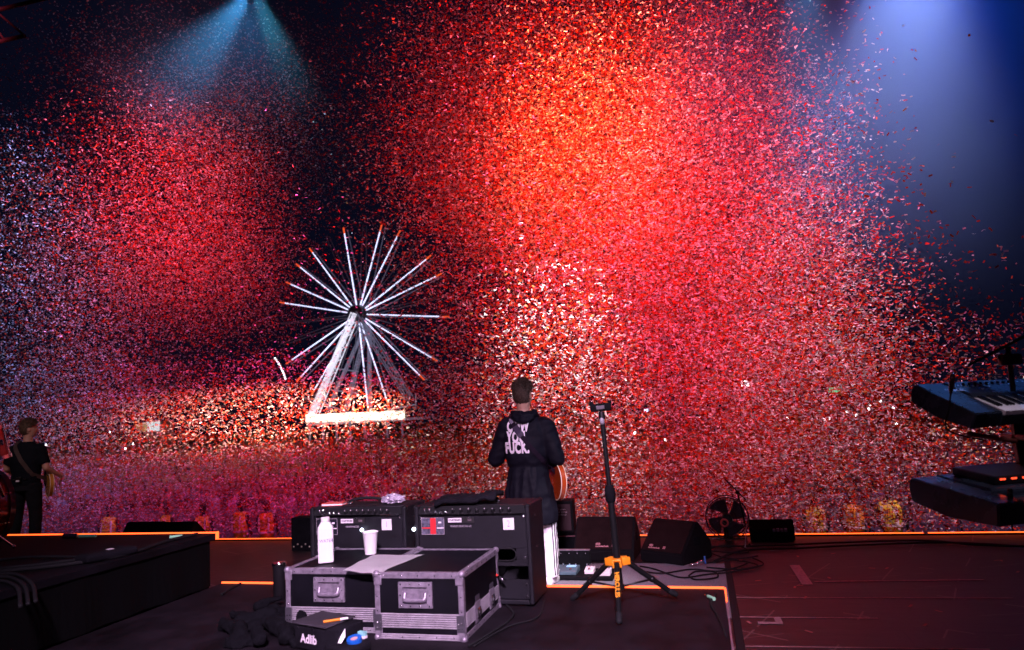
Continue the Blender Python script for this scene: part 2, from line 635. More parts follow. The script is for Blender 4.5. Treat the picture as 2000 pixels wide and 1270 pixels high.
def tape(pts, wd, label, z=0.004):
    bm = bmesh.new()
    for (x0, y0), (x1, y1) in pts:
        d = Vector((x1 - x0, y1 - y0, 0)); n_ = Vector((-d.y, d.x, 0)).normalized() * wd / 2
        q = [Vector((x0, y0, z)) - n_, Vector((x1, y1, z)) - n_, Vector((x1, y1, z)) + n_, Vector((x0, y0, z)) + n_]
        poly_prism(bm, q, (0, 0, 0.0015))
        z += 0.002
    return tag(obj('floor_tape', bm, TAPE), label, 'tape', 'marking tapes on the stage floor')


tape([((0.69, 6.97), (0.705, 6.27))], 0.085, 'short wide pink strip of tape pointing away on the bare floor')
tape([((0.77, 6.37), (2.05, 6.47))], 0.022, 'thin pale tape line starting at the short wide strip of tape')
tape([((0.10, 5.335), (1.03, 5.37))], 0.014, 'thin pale line of tape running above the small L of tape')
tape([((0.24, 5.21), (0.40, 5.215)), ((0.38, 5.21), (0.375, 5.33))], 0.045, 'small L of pale tape on the floor beside the low riser')
tape([((0.11, 5.85), (2.05, 5.93))], 0.012, 'long faint tape line across the bare floor at the right')
tape([((0.09, 4.72), (1.5, 4.80))], 0.012, 'nearest faint tape line at the bottom of the bare floor')

# ================================================================== FERRIS WHEEL
WY = 100.0
hub = ony(708, 616, WY)
rad = (ony(708, 440, WY) - hub).length
STEEL_LIT = mat('wheel_steel_lit', (0.5, 0.5, 0.56), 0.5, 0.3, emit=(0.55, 0.6, 1), es=0.10)  # faint emission imitates light falling on the frame
LITW = mat('wheel_led', (0.8, 0.8, 0.9), 0.5, emit=(0.66, 0.70, 1.0), es=2.2)
LITO = mat('wheel_led_tip', (0.8, 0.3, 0.1), 0.5, emit=(1, 0.10, 0.02), es=1.1)
t = thing('ferris_wheel', 'white ferris wheel with glowing spokes far behind the crowd', 'ferris wheel', (hub.x, WY, GZ))
HZ = hub.z - GZ
bm = bmesh.new()
cyl(bm, (0, -2.2, HZ), (0, 2.2, HZ), 1.0, n=20)
cyl(bm, (0, -2.6, HZ), (0, -2.2, HZ), 1.35, n=20)
obj('hub', bm, mat('wheel_hub', (0.05, 0.05, 0.07), 0.5), t)
unlit = {1, 4, 7, 9, 12, 15, 16, 20, 21, 26}
face = Vector((CR.x, 0, 0)).normalized()
for k in range(27):
    ang = R(-8.6 + k * 360 / 27 - 1.5)
    d = Vector((math.sin(ang), 0, math.cos(ang)))
    rr = rad * (1.0 + 0.035 * (0.5 - 0.5 * math.cos(ang)))
    c0 = Vector((0, 0, HZ))
    bm = bmesh.new()
    for yy in (-1.2, 1.2):
        cyl(bm, c0 + d * 1.3 + Vector((0, yy, 0)), c0 + d * rr + Vector((0, yy * 0.5, 0)), 0.055, n=6)
    sp = obj('spoke', bm, STEEL_LIT if k not in unlit else mat('wheel_steel_unlit', (0.25, 0.25, 0.3), 0.6), t)  # spokes without lights: darker copy of the steel, shade put into its colour
    if k not in unlit:
        bm = bmesh.new()
        cyl(bm, c0 + d * 1.55 + Vector((0, -1.45, 0)), c0 + d * rr * 0.93 + Vector((0, -0.8, 0)), 0.08, 0.07, n=6)
        obj('light_tube', bm, LITW, sp)
        bm = bmesh.new()
        cyl(bm, c0 + d * rr * 0.93 + Vector((0, -0.8, 0)), c0 + d * rr + Vector((0, -0.75, 0)), 0.11, n=6)
        obj('light_tip', bm, LITO, sp)


def lattice(p0, p1, wd, seg, r=0.05, wide=None):
    bm = bmesh.new()
    p0, p1 = Vector(p0), Vector(p1)
    x = (p1 - p0).cross(Vector((0, 1, 0))).normalized()
    y = Vector((0, 1, 0))
    cs = [(sx, sy) for sx in (-1, 1) for sy in (-1, 1)]
    for sx, sy in cs:
        o_ = x * sx * wd / 2 + y * sy * wd / 2
        cyl(bm, p0 + o_, p1 + o_, r * 1.6, n=5)
    for i in range(seg):
        a_, b2 = p0.lerp(p1, i / seg), p0.lerp(p1, (i + 1) / seg)
        s = 1 if i % 2 else -1
        for sy in (-1, 1):
            cyl(bm, a_ + x * s * wd / 2 + y * sy * wd / 2, b2 - x * s * wd / 2 + y * sy * wd / 2, r, n=4)
    return bm


H = Vector((0, 0, HZ))
LIT = mat('wheel_leg_lit', (0.75, 0.75, 0.8), 0.5, 0.1, emit=(0.8, 0.8, 0.95), es=0.9)  # lit look of the leg is emission in its material
g = lambda u, v, yy=0.0: ony(u, v, WY + yy) - Vector((hub.x, WY, GZ))
for (u, v, yy, wd, mm_) in ((613, 812, -4, 1.0, LIT), (800, 778, -4, 0.9, STEEL_LIT), (676, 800, 4, 0.5, STEEL_LIT), (722, 800, 4, 0.4, STEEL_LIT), (640, 800, 2, 0.35, STEEL_LIT)):
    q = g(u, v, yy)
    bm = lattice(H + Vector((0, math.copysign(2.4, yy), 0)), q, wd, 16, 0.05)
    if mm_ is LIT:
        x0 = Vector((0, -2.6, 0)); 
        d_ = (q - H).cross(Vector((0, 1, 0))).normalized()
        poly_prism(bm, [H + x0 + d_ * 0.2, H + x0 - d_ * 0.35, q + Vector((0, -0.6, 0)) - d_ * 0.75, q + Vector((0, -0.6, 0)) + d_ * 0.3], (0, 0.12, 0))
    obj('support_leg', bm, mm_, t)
bm = bmesh.new()
for a_, b2 in (((560, 770), (612, 812)), ((590, 775), (700, 812)), ((648, 762), (700, 768)), ((655, 720), (700, 726)), ((625, 775), (660, 812)), ((760, 800), (812, 790)), ((812, 770), (812, 800))):
    cyl(bm, g(*a_, -1), g(*b2, -1), 0.09, n=5)
obj('bracing', bm, STEEL_LIT, t)
bm = bmesh.new()
A, B = g(597, 818, -5), g(789, 810, -5)
n_ = 24
top_, bot_ = [], []
for i in range(n_ + 1):
    p = A.lerp(B, i / n_)
    s_ = 0.14 * math.sin(i * 1.3)
    top_.append(p + Vector((0, 0, 0.62 + s_ * 0.5))); bot_.append(p + Vector((0, 0, -0.62 + s_ * 0.4)))
poly_prism(bm, bot_ + top_[::-1], (0, 0.3, 0))
obj('fascia_sign', bm, mat('wheel_fascia', (0.9, 0.88, 0.8), 0.5, emit=(1, 0.86, 0.70), es=2.2), t)
bm = bmesh.new()
for f_ in (0.03, 0.17, 0.31, 0.45, 0.60, 0.82, 0.97):
    p = A.lerp(B, f_) + Vector((0, 0.3, 0))
    box(bm, p.x - 0.12, p.x + 0.12, p.y - 0.1, p.y + 0.1, 0, p.z - 0.62)
box(bm, A.x, B.x, -4.6, 5, A.z - 1.1, A.z - 0.75)
obj('platform', bm, STEEL_LIT, t)
bm = bmesh.new()
for i in range(12):
    f_ = i / 11
    p = g(537 + 20 * f_ ** 1.0, 700 + 40 * f_) + Vector((0.25 * math.sin(f_ * 3), 0, 0))
    ball(bm, p, 0.14, u=6, v=4)
obj('bulb_string', bm, mat('bulbs', (1, 1, 1), 0.5, emit=(1, 0.95, 1), es=3), t)

# ---- lit kiosk and lamps beyond the crowd
t = thing('food_kiosk', 'small lit food kiosk with white sign far off at the left', 'kiosk', (*ony(300, 850, 92).xy, GZ))
kz = ony(302, 835, 92).z - GZ
bm = bmesh.new(); box(bm, -1.6, 1.6, 0, 2.6, 0, kz + 1.0, 0.05)
obj('wall', bm, mat('kiosk_wall', (0.25, 0.2, 0.15), 0.8), t)
bm = bmesh.new(); box(bm, -1.2, 1.2, -0.12, -0.02, kz - 0.6, kz + 0.9)
obj('sign', bm, mat('kiosk_sign', (0.6, 0.7, 0.75), 0.6, emit=(0.75, 0.95, 1), es=0.9, color2=(0.2, 0.25, 0.3), vscale=6), t)
bm = bmesh.new(); poly_prism(bm, [(-3.2, -0.6, kz + 0.6), (-1.3, -0.6, kz + 0.9), (-1.3, -0.6, kz - 0.6), (-2.4, -0.6, kz - 0.2)], (0, 0.5, 0))
obj('awning', bm, mat('kiosk_awning_lit', (0.5, 0.4, 0.15), 0.7, emit=(0.8, 0.5, 0.2), es=0.25), t)  # awning emits a little to look lit by the kiosk
for (u, v, Y, lab, e, s) in ((1455, 750, 85, 'white floodlight on a tall mast far off to the right of the tripod stand', (1, 0.97, 1), 0.42),
                             (1262, 802, 80, 'small bluish lamp on a pole low behind the confetti, right of the tripod', (0.4, 0.55, 1), 0.22)):
    p = ony(u, v, Y)
    t = thing('flood_light', lab, 'floodlight', (p.x, p.y, GZ))
    bm = bmesh.new(); cyl(bm, (0, 0, 0), (0, 0, p.z - GZ), 0.12, 0.08, n=8)
    obj('pole', bm, BLACKM, t)
    bm = bmesh.new(); box(bm, -s - 0.1, s + 0.1, 0.0, 0.35, p.z - GZ - s, p.z - GZ + s, 0.05)
    obj('lamp_housing', bm, BLACKM, t)
    bm = bmesh.new(); box(bm, -s, s, -0.05, -0.003, p.z - GZ - s * 0.8, p.z - GZ + s * 0.8, 0.02)
    obj('lamp_lens', bm, mat('flood_' + str(u), (1, 1, 1), 0.5, emit=e, es=6), t)
p = ony(1630, 762, 30)
t = thing('exit_sign', 'small green lit sign seen through the confetti at the right', 'sign', (p.x, p.y, GZ))
bm = bmesh.new(); box(bm, -0.22, 0.22, 0, 0.08, p.z - GZ - 0.1, p.z - GZ + 0.1, 0.01)
obj('panel', bm, mat('exit_green', (0.05, 0.4, 0.2), 0.5, emit=(0.1, 1, 0.5), es=0.8), t)
bm = bmesh.new(); cyl(bm, (0, 0.06, 0), (0, 0.06, p.z - GZ - 0.1), 0.03)
obj('pole', bm, BLACKM, t)
rnd = random.Random(5)
ph = [(1655, 806), (1672, 812), (1700, 792), (1697, 800), (1750, 829), (1610, 820), (1620, 819), (1537, 818), (1465, 876), (1366, 817), (1240, 847), (1720, 785), (215, 845), (245, 877), (260, 868), (90, 870), (1745, 797), (1300, 860)]
PHONE = mat('phone_torch', (1, 1, 1), 0.5, emit=(0.95, 0.93, 1), es=7)
first = None
for i, (u, v) in enumerate(ph):
    Y = 13.5 + rnd.random() * 4 if i % 3 else 11.5
    Y = 26 + rnd.random() * 8
    p = ony(u, v, Y)
    if first is None:
        first = thing('phone', 'glowing phone torch held up in the crowd', 'phone', p, group='phone torches held up in the crowd')
        bm = bmesh.new(); box(bm, -0.038, 0.038, 0.0, 0.009, -0.11, 0.05, 0.006)
        obj('phone_body', bm, BLACKM, first)
        bm = bmesh.new(); cyl(bm, (0, -0.004, 0.02), (0, -0.001, 0.02), 0.05, n=12)
        obj('torch_lamp', bm, PHONE, first)
    else:
        c = copy_tree(first); c.location = p

# ================================================================== CROWD
def crowd():
    # one low body in local space, copied by numpy into one mesh
    def body(arms):
        bm = bmesh.new()
        loft(bm, [((0, 0, 0.0), .13, .10), ((0, 0, .85), .17, .12), ((0, 0, 1.25), .20, .12), ((0, 0, 1.42), .17, .09), ((0, 0, 1.5), .06, .06), ((0, 0, 1.56), .06, .07)], 8)
        ball(bm, (0, 0, 1.64), .105, (0.85, 1, 1.15), 8, 6)
        if arms == 1:
            for s in (-1, 1):
                cyl(bm, (s * .19, 0, 1.38), (s * .30, -.1, 1.62), .045, .04, 6)
                cyl(bm, (s * .30, -.1, 1.62), (s * .22, -.18, 1.92), .04, .03, 6)
                ball(bm, (s * .22, -.18, 1.98), .05, u=6, v=4)
        else:
            for s in (-1, 1):
                cyl(bm, (s * .20, 0, 1.38), (s * .25, 0, 1.0), .045, .04, 6)
        bm.verts.index_update()
        V_ = np.array([v.co[:] for v in bm.verts]); F_ = [[v.index for v in f.verts] for f in bm.faces]
        top = V_[:, 2] > 1.5
        hd = np.where((np.abs(V_[:, 0]) < 0.12) & top, 1, 0) + np.where((V_[:, 2] > 1.6) & (np.abs(V_[:, 0]) > .15), 1, 0)
        bm.free()
        return V_, F_, hd
    rg = np.random.default_rng(3)
    bodies = [body(0), body(1)]
    allv, loops, starts, cols = [], [], [], []
    base = 0; ls = 0
    Y = 20.6
    while Y < 95:
        x0, x1 = ony(-300, 900, Y).x, ony(2400, 900, Y).x
        step = 0.62 + (Y - 20) * 0.018
        X = x0
        while X < x1:
            V_, F_, hd = bodies[int(rg.random() < 0.5)]
            s = 0.92 + 0.14 * rg.random(); a = rg.normal() * 0.4
            c_, s_ = math.cos(a), math.sin(a)
            px, py = X + rg.normal() * 0.12, Y + rg.normal() * 0.15
            v = V_ * s
            v = np.stack([v[:, 0] * c_ - v[:, 1] * s_ + px, v[:, 0] * s_ + v[:, 1] * c_ + py, v[:, 2] + GZ], 1)
            allv.append(v)
            for f in F_:
                starts.append(ls); ls += len(f); loops.extend([i + base for i in f])
            tone = rg.choice([0.03, 0.06, 0.12, 0.3, 0.5], p=[.3, .25, .2, .15, .1])
            shirt = np.array([tone, tone * (0.6 + .5 * rg.random()), tone * (0.6 + .6 * rg.random()), 1])
            skin = np.array([.42, .24, .18, 1]) * (0.6 + .5 * rg.random())
            cols.append(np.where(hd[:, None] > 0, skin[None], shirt[None]))
            base += len(V_)
            X += step
        Y += step * 1.15
    V_ = np.concatenate(allv); cc = np.concatenate(cols)
    me = bpy.data.meshes.new('crowd')
    me.vertices.add(len(V_)); me.vertices.foreach_set('co', V_.ravel())
    me.loops.add(len(loops)); me.loops.foreach_set('vertex_index', np.array(loops, dtype=np.int32))
    me.polygons.add(len(starts)); me.polygons.foreach_set('loop_start', np.array(starts, dtype=np.int32))
    me.update(calc_edges=True)
    at_ = me.color_attributes.new('Col', 'FLOAT_COLOR', 'POINT'); at_.data.foreach_set('color', cc.astype(np.float32).ravel())
    m = bpy.data.materials.new('crowd_clothes'); m.use_nodes = True
    n = m.node_tree.nodes.new('ShaderNodeVertexColor'); n.layer_name = 'Col'
    m.node_tree.links.new(n.outputs[0], m.node_tree.nodes['Principled BSDF'].inputs['Base Color'])
    m.node_tree.nodes['Principled BSDF'].inputs['Roughness'].default_value = 0.85
    me.materials.append(m)
    o = bpy.data.objects.new('crowd', me); col.objects.link(o)
    o['kind'] = 'stuff'
    tag(o, 'packed festival crowd standing in front of the stage behind the falling confetti', 'crowd')


crowd()

t = thing('crowd_barrier', 'grey steel crowd barrier between the security staff and the crowd', 'barrier', (0, 19.9, GZ))
bm = bmesh.new()
for i in range(44):
    x = -27 + i * 1.1
    box(bm, x, x + 1.06, 0, 0.03, 0.15, 1.15, 0.01)
obj('panel', bm, mat('barrier_steel', (0.25, 0.25, 0.30), 0.5, 0.5, var=0.3), t)
bm = bmesh.new(); tube(bm, [(-27, 0, 1.2), (21.4, 0, 1.2)], 0.035)
obj('top_rail', bm, ALU, t)


# security staff in the pit
HIVIS = mat('hi_vis', (0.75, 0.62, 0.05), 0.6, var=0.15)
HIVISO = mat('hi_vis_orange', (0.8, 0.35, 0.03), 0.6, var=0.15)
REFL = mat('reflective_band', (0.8, 0.78, 0.8), 0.4)
HAIRD = mat('dark_hair', (0.03, 0.02, 0.018), 0.7, var=0.4, vscale=60)


def steward(u, label, m, turn=0.0, scale=1.0, Y=16.4):
    p = ony(u, 1045, Y)
    bm = bmesh.new()
    for s in (-1, 1):
        capsule(bm, (s * .10, 0, .08), (s * .09, 0, .9), .06, .095, 10)
        capsule(bm, (s * .11, .05, .05), (s * .11, .14, .04), .045, .04, 8)
        capsule(bm, (s * .24, 0, 1.42), (s * .29, .02, 1.14), .055, .045, 8)
        capsule(bm, (s * .29, .02, 1.14), (s * .25, .14, .93), .042, .034, 8)
    loft(bm, [((0, 0, .82), .15, .11), ((0, 0, 1.0), .17, .12), ((0, 0, 1.3), .21, .13), ((0, 0, 1.46), .19, .10), ((0, 0, 1.52), .07, .07), ((0, 0, 1.6), .06, .065)], 16)
    ball(bm, (0, .01, 1.70), .10, (.85, 1, 1.2), 14, 10)
    ball(bm, (0, .11, 1.69), .02, u=8, v=6)
    b2 = remeshed(bm, .022, 3)
    o = obj('person', b2, mat('dark_uniform', (0.02, 0.02, 0.03), 0.8), smooth=True, loc=(p.x, p.y, GZ), rot=(0, 0, turn))
    o.scale = (scale,) * 3
    tag(o, label, 'person', 'security staff in the pit')
    bm = bmesh.new()
    loft(bm, [((0, 0, .86), .185, .15), ((0, 0, 1.1), .20, .155), ((0, 0, 1.35), .235, .16), ((0, 0, 1.48), .20, .12), ((0, 0, 1.525), .11, .09)], 20)
    v_ = obj('vest', bm, m, o, smooth=True)
    bm = bmesh.new()
    for z0 in (1.0,):
        loft(bm, [((0, 0, z0), .203, .163), ((0, 0, z0 + .05), .205, .166)], 20)
    for s in (-1, 1):
        poly_prism(bm, [(s * .14 - .022, -.165, 1.05), (s * .14 + .022, -.163, 1.05), (s * .14 + .022, -.15, 1.42), (s * .14 - .022, -.152, 1.42)], (0, .012, 0))
    obj('reflective_band', bm, REFL, v_, smooth=False)
    for k, z_ in enumerate((1.33, 1.22, 1.12)):
        lettering('SAFETY' if k < 2 else 'TEAM', .085, v_, (0, -.172, z_), UPR, INK, name='lettering')
    bm = bmesh.new(); ball(bm, (0, -.012, 1.735), .108, (.88, 1, 1.08), 14, 10)
    obj('hair', bm, HAIRD, o, smooth=True)
    bm = bmesh.new(); ball(bm, (0, .035, 1.665), .088, (.86, 1, 1.15), 12, 8)
    obj('face', bm, SKIN, o, smooth=True)


for (u, lab, m, tn, sc) in (
        (212, 'security guard in pale yellow vest in the pit, nearest to the left guitarist', HIVIS, .3, .98),
        (326, 'security guard in yellow vest above the right half of the black wedges at the left', HIVIS, -.3, 1.0),
        (396, 'security guard in yellow vest just above the corner of the drum riser', HIVIS, .2, .97),
        (470, 'security guard in pale yellow vest, left one of the pair beside the left amplifier', HIVIS, -.2, 1.03),
        (521, 'security guard in orange vest, right one of the pair beside the left amplifier', HIVISO, .1, 1.0),
        (1597, 'security guard in yellow vest with white side bands, left of the three at the right', HIVIS, .1, .93),
        (1672, 'security guard in orange yellow vest, middle one of the three at the right', HIVISO, -.5, .96),
        (1745, 'security guard in green yellow vest beside the lower keyboard', HIVIS, -.4, 1.0)):
    steward(u, lab, m, tn, sc)

# roof truss at the top left corner
t = thing('roof_truss', 'dark roof truss barely visible in the top left corner', 'truss', (0, 0, 0))
bm = bmesh.new()
TM = mat('truss_steel', (0.02, 0.014, 0.014), 0.7, 0.0)
ch = [(ony(-80, 38, 7), ony(110, -8, 7)), (ony(-80, 100, 7), ony(48, 70, 7)), (ony(48, 70, 7), ony(-80, -40, 7))]
for a_, b2 in ch[:2]:
    cyl(bm, a_, b2, 0.028, n=8)
obj('chord', bm, TM, t)
bm = bmesh.new(); cyl(bm, ch[2][0], ch[2][1], 0.016, n=8)
cyl(bm, ony(10, 80, 7), ony(-30, 25, 7), 0.016, n=8)
obj('brace', bm, TM, t)


# ================================================================== AMPLIFIERS
def amp(label, x, y, wd, rz, number, sticker, line2, ht=0.60, dp=0.33):
    t = thing('guitar_amplifier', label, 'guitar amplifier', (x, y, RZ), rz, 'combo amplifiers on the riser')
    h2 = wd / 2
    th = 0.028
    bm = bmesh.new()
    box(bm, -h2, -h2 + th, 0, dp, 0.012, ht, 0.009, 3)
    box(bm, h2 - th, h2, 0, dp, 0.012, ht, 0.009, 3)
    box(bm, -h2 + th + .001, h2 - th - .001, 0.045, dp, ht - th, ht - 0.001, 0.004)
    box(bm, -h2 + th + .001, h2 - th - .001, 0, dp, 0.012, 0.012 + th, 0.006)
    box(bm, -h2 + th + .001, h2 - th - .001, dp - 0.03, dp - 0.01, 0.012 + th, ht - th)
    obj('cabinet', bm, BLACK, t)
    bm = bmesh.new()
    for sx in (-1, 1):
        for yy in (0.05, dp - 0.05):
            cyl(bm, (sx * (h2 - .05), yy, 0), (sx * (h2 - .05), yy, .0135), .018)
    obj('foot', bm, RUBBER, t)
    # upper back panel with two long rounded slots
    z0, z1 = 0.265, ht - 0.055
    bm = bmesh.new()
    box(bm, -h2 + th, h2 - th, 0.012, 0.024, 0.34, z1, 0.002)
    w2 = h2 - th
    xs = sorted([-w2, -.56 * wd / .74 + .27, -.02, .05, .27 * wd / .74, w2])
    sl = [(-.72 * w2, -.28 * w2), (.14 * w2, .80 * w2)]
    edges = [-w2, sl[0][0], sl[0][1], sl[1][0], sl[1][1], w2]
    for i in (0, 2, 4):
        box(bm, edges[i], edges[i + 1], 0.012, 0.024, z0 + .002, .3395)
    box(bm, -w2, w2, 0.012, 0.024, z0 - 0.03, z0 + .0015)
    obj('back_panel', bm, BLACK, t)
    for a_, b_ in sl:
        bm = bmesh.new()
        r_ = (.3395 - z0 - .002) / 2; zc = (.3395 + z0 + .002) / 2
        pts = [(a_ + r_ + r_ * math.cos(q), .006, zc + r_ * math.sin(q)) for q in [PI / 2 + PI * k / 8 for k in range(9)]]
        pts += [(b_ - r_ + r_ * math.cos(q), .006, zc + r_ * math.sin(q)) for q in [-PI / 2 + PI * k / 8 for k in range(9)]]
        tube(bm, pts, .0045, 6, closed=True)
        obj('slot_rim', bm, RUBBER, t, smooth=True)
    bm = bmesh.new(); box(bm, -w2, w2, 0.012, 0.024, 0.042, 0.155, 0.002)
    obj('lower_panel', bm, BLACK, t)
    bm = bmesh.new()
    lathe(bm, [(0.03, 0), (0.06, .02), (0.065, .05), (0.12, .10), (0.125, .13)], 24, (0.02, dp - .17, .21), 'Y')
    obj('speaker_magnet', bm, BLACKM, t, smooth=True)
    bm = bmesh.new()
    for i in range(9):
        x_ = -.22 * w2 + i * .011 if i < 9 else 0
        box(bm, x_, x_ + .004, 0.004, 0.011, z0 + .012, z0 + .062)
    obj('heat_grille', bm, ALU, t)
    # chassis strip with knobs and switches along the top rear edge
    bm = bmesh.new()
    poly_prism(bm, [(-w2, .002, z1 + .004), (-w2, .044, z1 + .004), (-w2, .044, ht - .004), (-w2, .034, ht - .006)], (2 * w2, 0, 0))
    cp = obj('control_panel', bm, mat('panel_black', (0.02, 0.02, 0.022), 0.3, 0.4), t)
    bm = bmesh.new(); box(bm, -w2 + .02, w2 - .02, -.003, .004, z1 - .001, z1 + .006)
    obj('trim', bm, CHROME, cp)
    n_ = 8
    for i in range(n_):
        x_ = -w2 + .24 + i * (2 * w2 - .34) / (n_ - 1)
        bm = bmesh.new()
        lathe(bm, [(.014, 0), (.014, .006), (.0095, .008), (.0085, .024), (.005, .026)], 14, (0, 0, 0), 'Z')
        obj('knob', bm, BLACKM, cp, smooth=True, loc=(x_, .014, z1 + .018), rot=(R(58), 0, 0))
        bm = bmesh.new(); box(bm, -.001, .001, .002, .009, .0262, .027)
        # pointer mark sits on the knob face
        obj('knob_mark', bm, WHITEP, cp, loc=(x_, .014, z1 + .018), rot=(R(58), 0, 0))
    bm = bmesh.new()
    for i in range(2):
        cyl(bm, (-w2 + .05 + i * .032, .01, z1 + .006), (-w2 + .05 + i * .032, -.006, z1 + .042), .0045, .006, 8)
    for i in range(3):
        cyl(bm, (-w2 + .12 + i * .035, .010, z1 + .008), (-w2 + .12 + i * .035, .002, z1 + .026), .010, .010, 12)
    obj('switch', bm, CHROME, cp, smooth=True)
    bm = bmesh.new()
    for x_ in (-w2 + .014, -.01, w2 - .016):
        for z_ in (z1 - .018, .285):
            ball(bm, (x_, .010, z_), .0085, (1, .5, 1), 10, 6)
    for z_ in (.13, .06):
        for x_ in (-w2 + .014, w2 - .016):
            ball(bm, (x_, .010, z_), .0075, (1, .5, 1), 10, 6)
    obj('screw', bm, CHROME, t, smooth=True)
    for z_ in (.52, .33):
        bm = bmesh.new()
        ball(bm, (h2 + .0005, .13, z_), .007, (.4, 1, 1), 8, 6)
        obj('side_screw', bm, CHROME, t, smooth=True)
    for sx in (-1, 1):
        for yy in (0.02, dp - .02):
            bm = bmesh.new()
            ball(bm, (sx * (h2 - .013), yy, ht - .012), .021, (1, 1, .8), 10, 8)
            obj('corner_cap', bm, BLACKM, t, smooth=True)
    bm = bmesh.new()
    tube(bm, smooth_path([(-.13, .16, ht - .002), (-.12, .16, ht + .026), (0, .16, ht + .040), (.12, .16, ht + .026), (.13, .16, ht - .002)]), .010, 8)
    hd = obj('handle', bm, RUBBER, t, smooth=True)
    bm = bmesh.new()
    for sx in (-1, 1):
        box(bm, sx * .135 - .016, sx * .135 + .016, .145, .175, ht - .001, ht + .014, .005)
    obj('handle_cap', bm, CHROME, hd, smooth=True)
    # stuck-on notices
    bm = bmesh.new(); box(bm, w2 - .145, w2 - .075, .008, .0112, z1 - .095, z1 - .025, .0005, 1)
    ns = obj('number_sticker', bm, WHITE, t)
    lettering(number, .055, ns, (w2 - .110, .0072, z1 - .060), UPR, mat('pencil', (0.25, .22, .28), .8), sx=.8, weight=-.0008)
    bm = bmesh.new(); box(bm, -w2 + .20, -w2 + .375, .008, .0112, z1 - .050, z1 - .018, .0005, 1)
    pl = obj('name_plate', bm, mat('plate_black', (0.02, 0.02, 0.02), .35), t)
    bm = bmesh.new(); box(bm, -w2 + .203, -w2 + .292, .006, .0078, z1 - .047, z1 - .021)
    wp = obj('plate_field', bm, WHITEP, pl)
    lettering('COURTEENERS', .017, wp, (-w2 + .2475, .0052, z1 - .034), UPR, INK, sx=.72, weight=.0006)
    lettering('500', .018, pl, (-w2 + .345, .0072, z1 - .034), UPR, mat('dim_print', (.35, .25, .3), .7))
    lettering(line2, .016, t, (-w2 + .285, .0112, z1 - .072), UPR, mat('dim_print2', (.45, .4, .45), .7), sx=.9)
    bm = bmesh.new(); box(bm, -w2 + .02, -w2 + .175, .008, .0112, z1 - .12, z1 - .018, .0005, 1)
    sp = obj('case_label', bm, mat('label_gloss_' + number, (.10, .10, .14) if sticker else (.02, .02, .03), .22, var=.6, vscale=60), t)
    bm = bmesh.new()
    for q in ((.0, .155, -.1205, -.1190), (.0, .155, -.0190, -.0175), (.0, .0015, -.119, -.019), (.1535, .155, -.119, -.019)):
        box(bm, -w2 + .02 + q[0], -w2 + .02 + q[1], .0060, .0078, z1 + q[2], z1 + q[3])
    obj('label_border', bm, mat('dim_print2', (.45, .4, .45), .7), sp)
    if sticker:
        bm = bmesh.new(); box(bm, -w2 + .080, -w2 + .118, .0062, .0078, z1 - .118, z1 - .020)
        box(bm, -w2 + .022, -w2 + .079, .0062, .0078, z1 - .085, z1 - .076)
        obj('red_band', bm, mat('label_red', (.6, .03, .04), .3), sp)
    bm = bmesh.new(); box(bm, -w2 + .135, -w2 + .155, .0060, .0078, z1 - .052, z1 - .042, .001)
    box(bm, -w2 + .125, -w2 + .170, .0060, .0078, z1 - .084, z1 - .078)
    obj('label_chip', bm, WHITEP, sp)
    return t


A2 = amp('right amplifier of the two, numbered 2, with a black cloth on top', -1.452, 4.135, .765, R(-1.2), '2', True, 'FENDER SERIES RIG #2')
A1 = amp('left amplifier of the two, numbered 1, behind the white carton', -2.255, 4.170, .700, R(-.5), '1', False, 'FENDER RIG #1')
# small white pilot lights taped to the amps
LAMPW = mat('pilot_white', (1, 1, 1), .4, emit=(.75, .85, 1), es=14)
for a_, x_, z_ in ((A1, .04, .455), (A2, -.383, .46)):
    bm = bmesh.new(); ball(bm, (x_, -.006, z_), .011, u=10, v=8)
    obj('pilot_light', bm, LAMPW, a_, smooth=True)
bm = bmesh.new()
tube(bm, smooth_path([(.10, .03, .17), (.12, -.02, .21), (.18, -.05, .19)]), .008, 8)
obj('jack_lead', bm, mat('jack_red', (.6, .03, .02), .4), A2, smooth=True)
bm = bmesh.new()
cyl(bm, (.18, -.05, .19), (.225, -.065, .165), .009, .008, 10)
obj('jack_plug', bm, CHROME, A2, smooth=True)

# cloth, book and crumpled plastic on the amps
bm = bmesh.new()
bmesh.ops.create_grid(bm, x_segments=40, y_segments=20, size=.5)
for v in bm.verts:
    x, y = v.co.x, v.co.y
    v.co.x = x * .40
    v.co.y = y * .26
    f_ = 1 - abs(2 * y) ** 4 * .6
    v.co.z = .028 * f_ + .012 * noise.noise(Vector((x * 5, y * 4, 1))) + .006 * noise.noise(Vector((x * 16, y * 9, 4))) + (.012 if x > .2 else 0)
    if x < -.4: v.co.z -= (abs(x) - .4) * .15
r_ = bmesh.ops.solidify(bm, geom=bm.faces[:], thickness=.022)
cl = obj('folded_cloth', bm, CLOTH, smooth=True, loc=(-1.50, 4.28, RZ + .622), rot=(0, 0, R(4)))
tag(cl, 'folded black cloth lying on top of the right amplifier', 'cloth')
t = thing('notebook', 'red notebook lying on the left amplifier behind its left corner', 'notebook', (-2.49, 4.30, RZ + .601), R(8))
bm = bmesh.new(); box(bm, -.075, .075, -.05, .05, 0, .003, .0008, 1); box(bm, -.075, .075, -.05, .05, .0131, .016, .0008, 1)
obj('cover', bm, mat('book_red', (.75, .12, .10), .5), t)
bm = bmesh.new(); box(bm, -.072, .072, -.047, .047, .0031, .013)
obj('pages', bm, PAPER, t)
bm = bmesh.new()
bmesh.ops.create_icosphere(bm, subdivisions=4, radius=1)
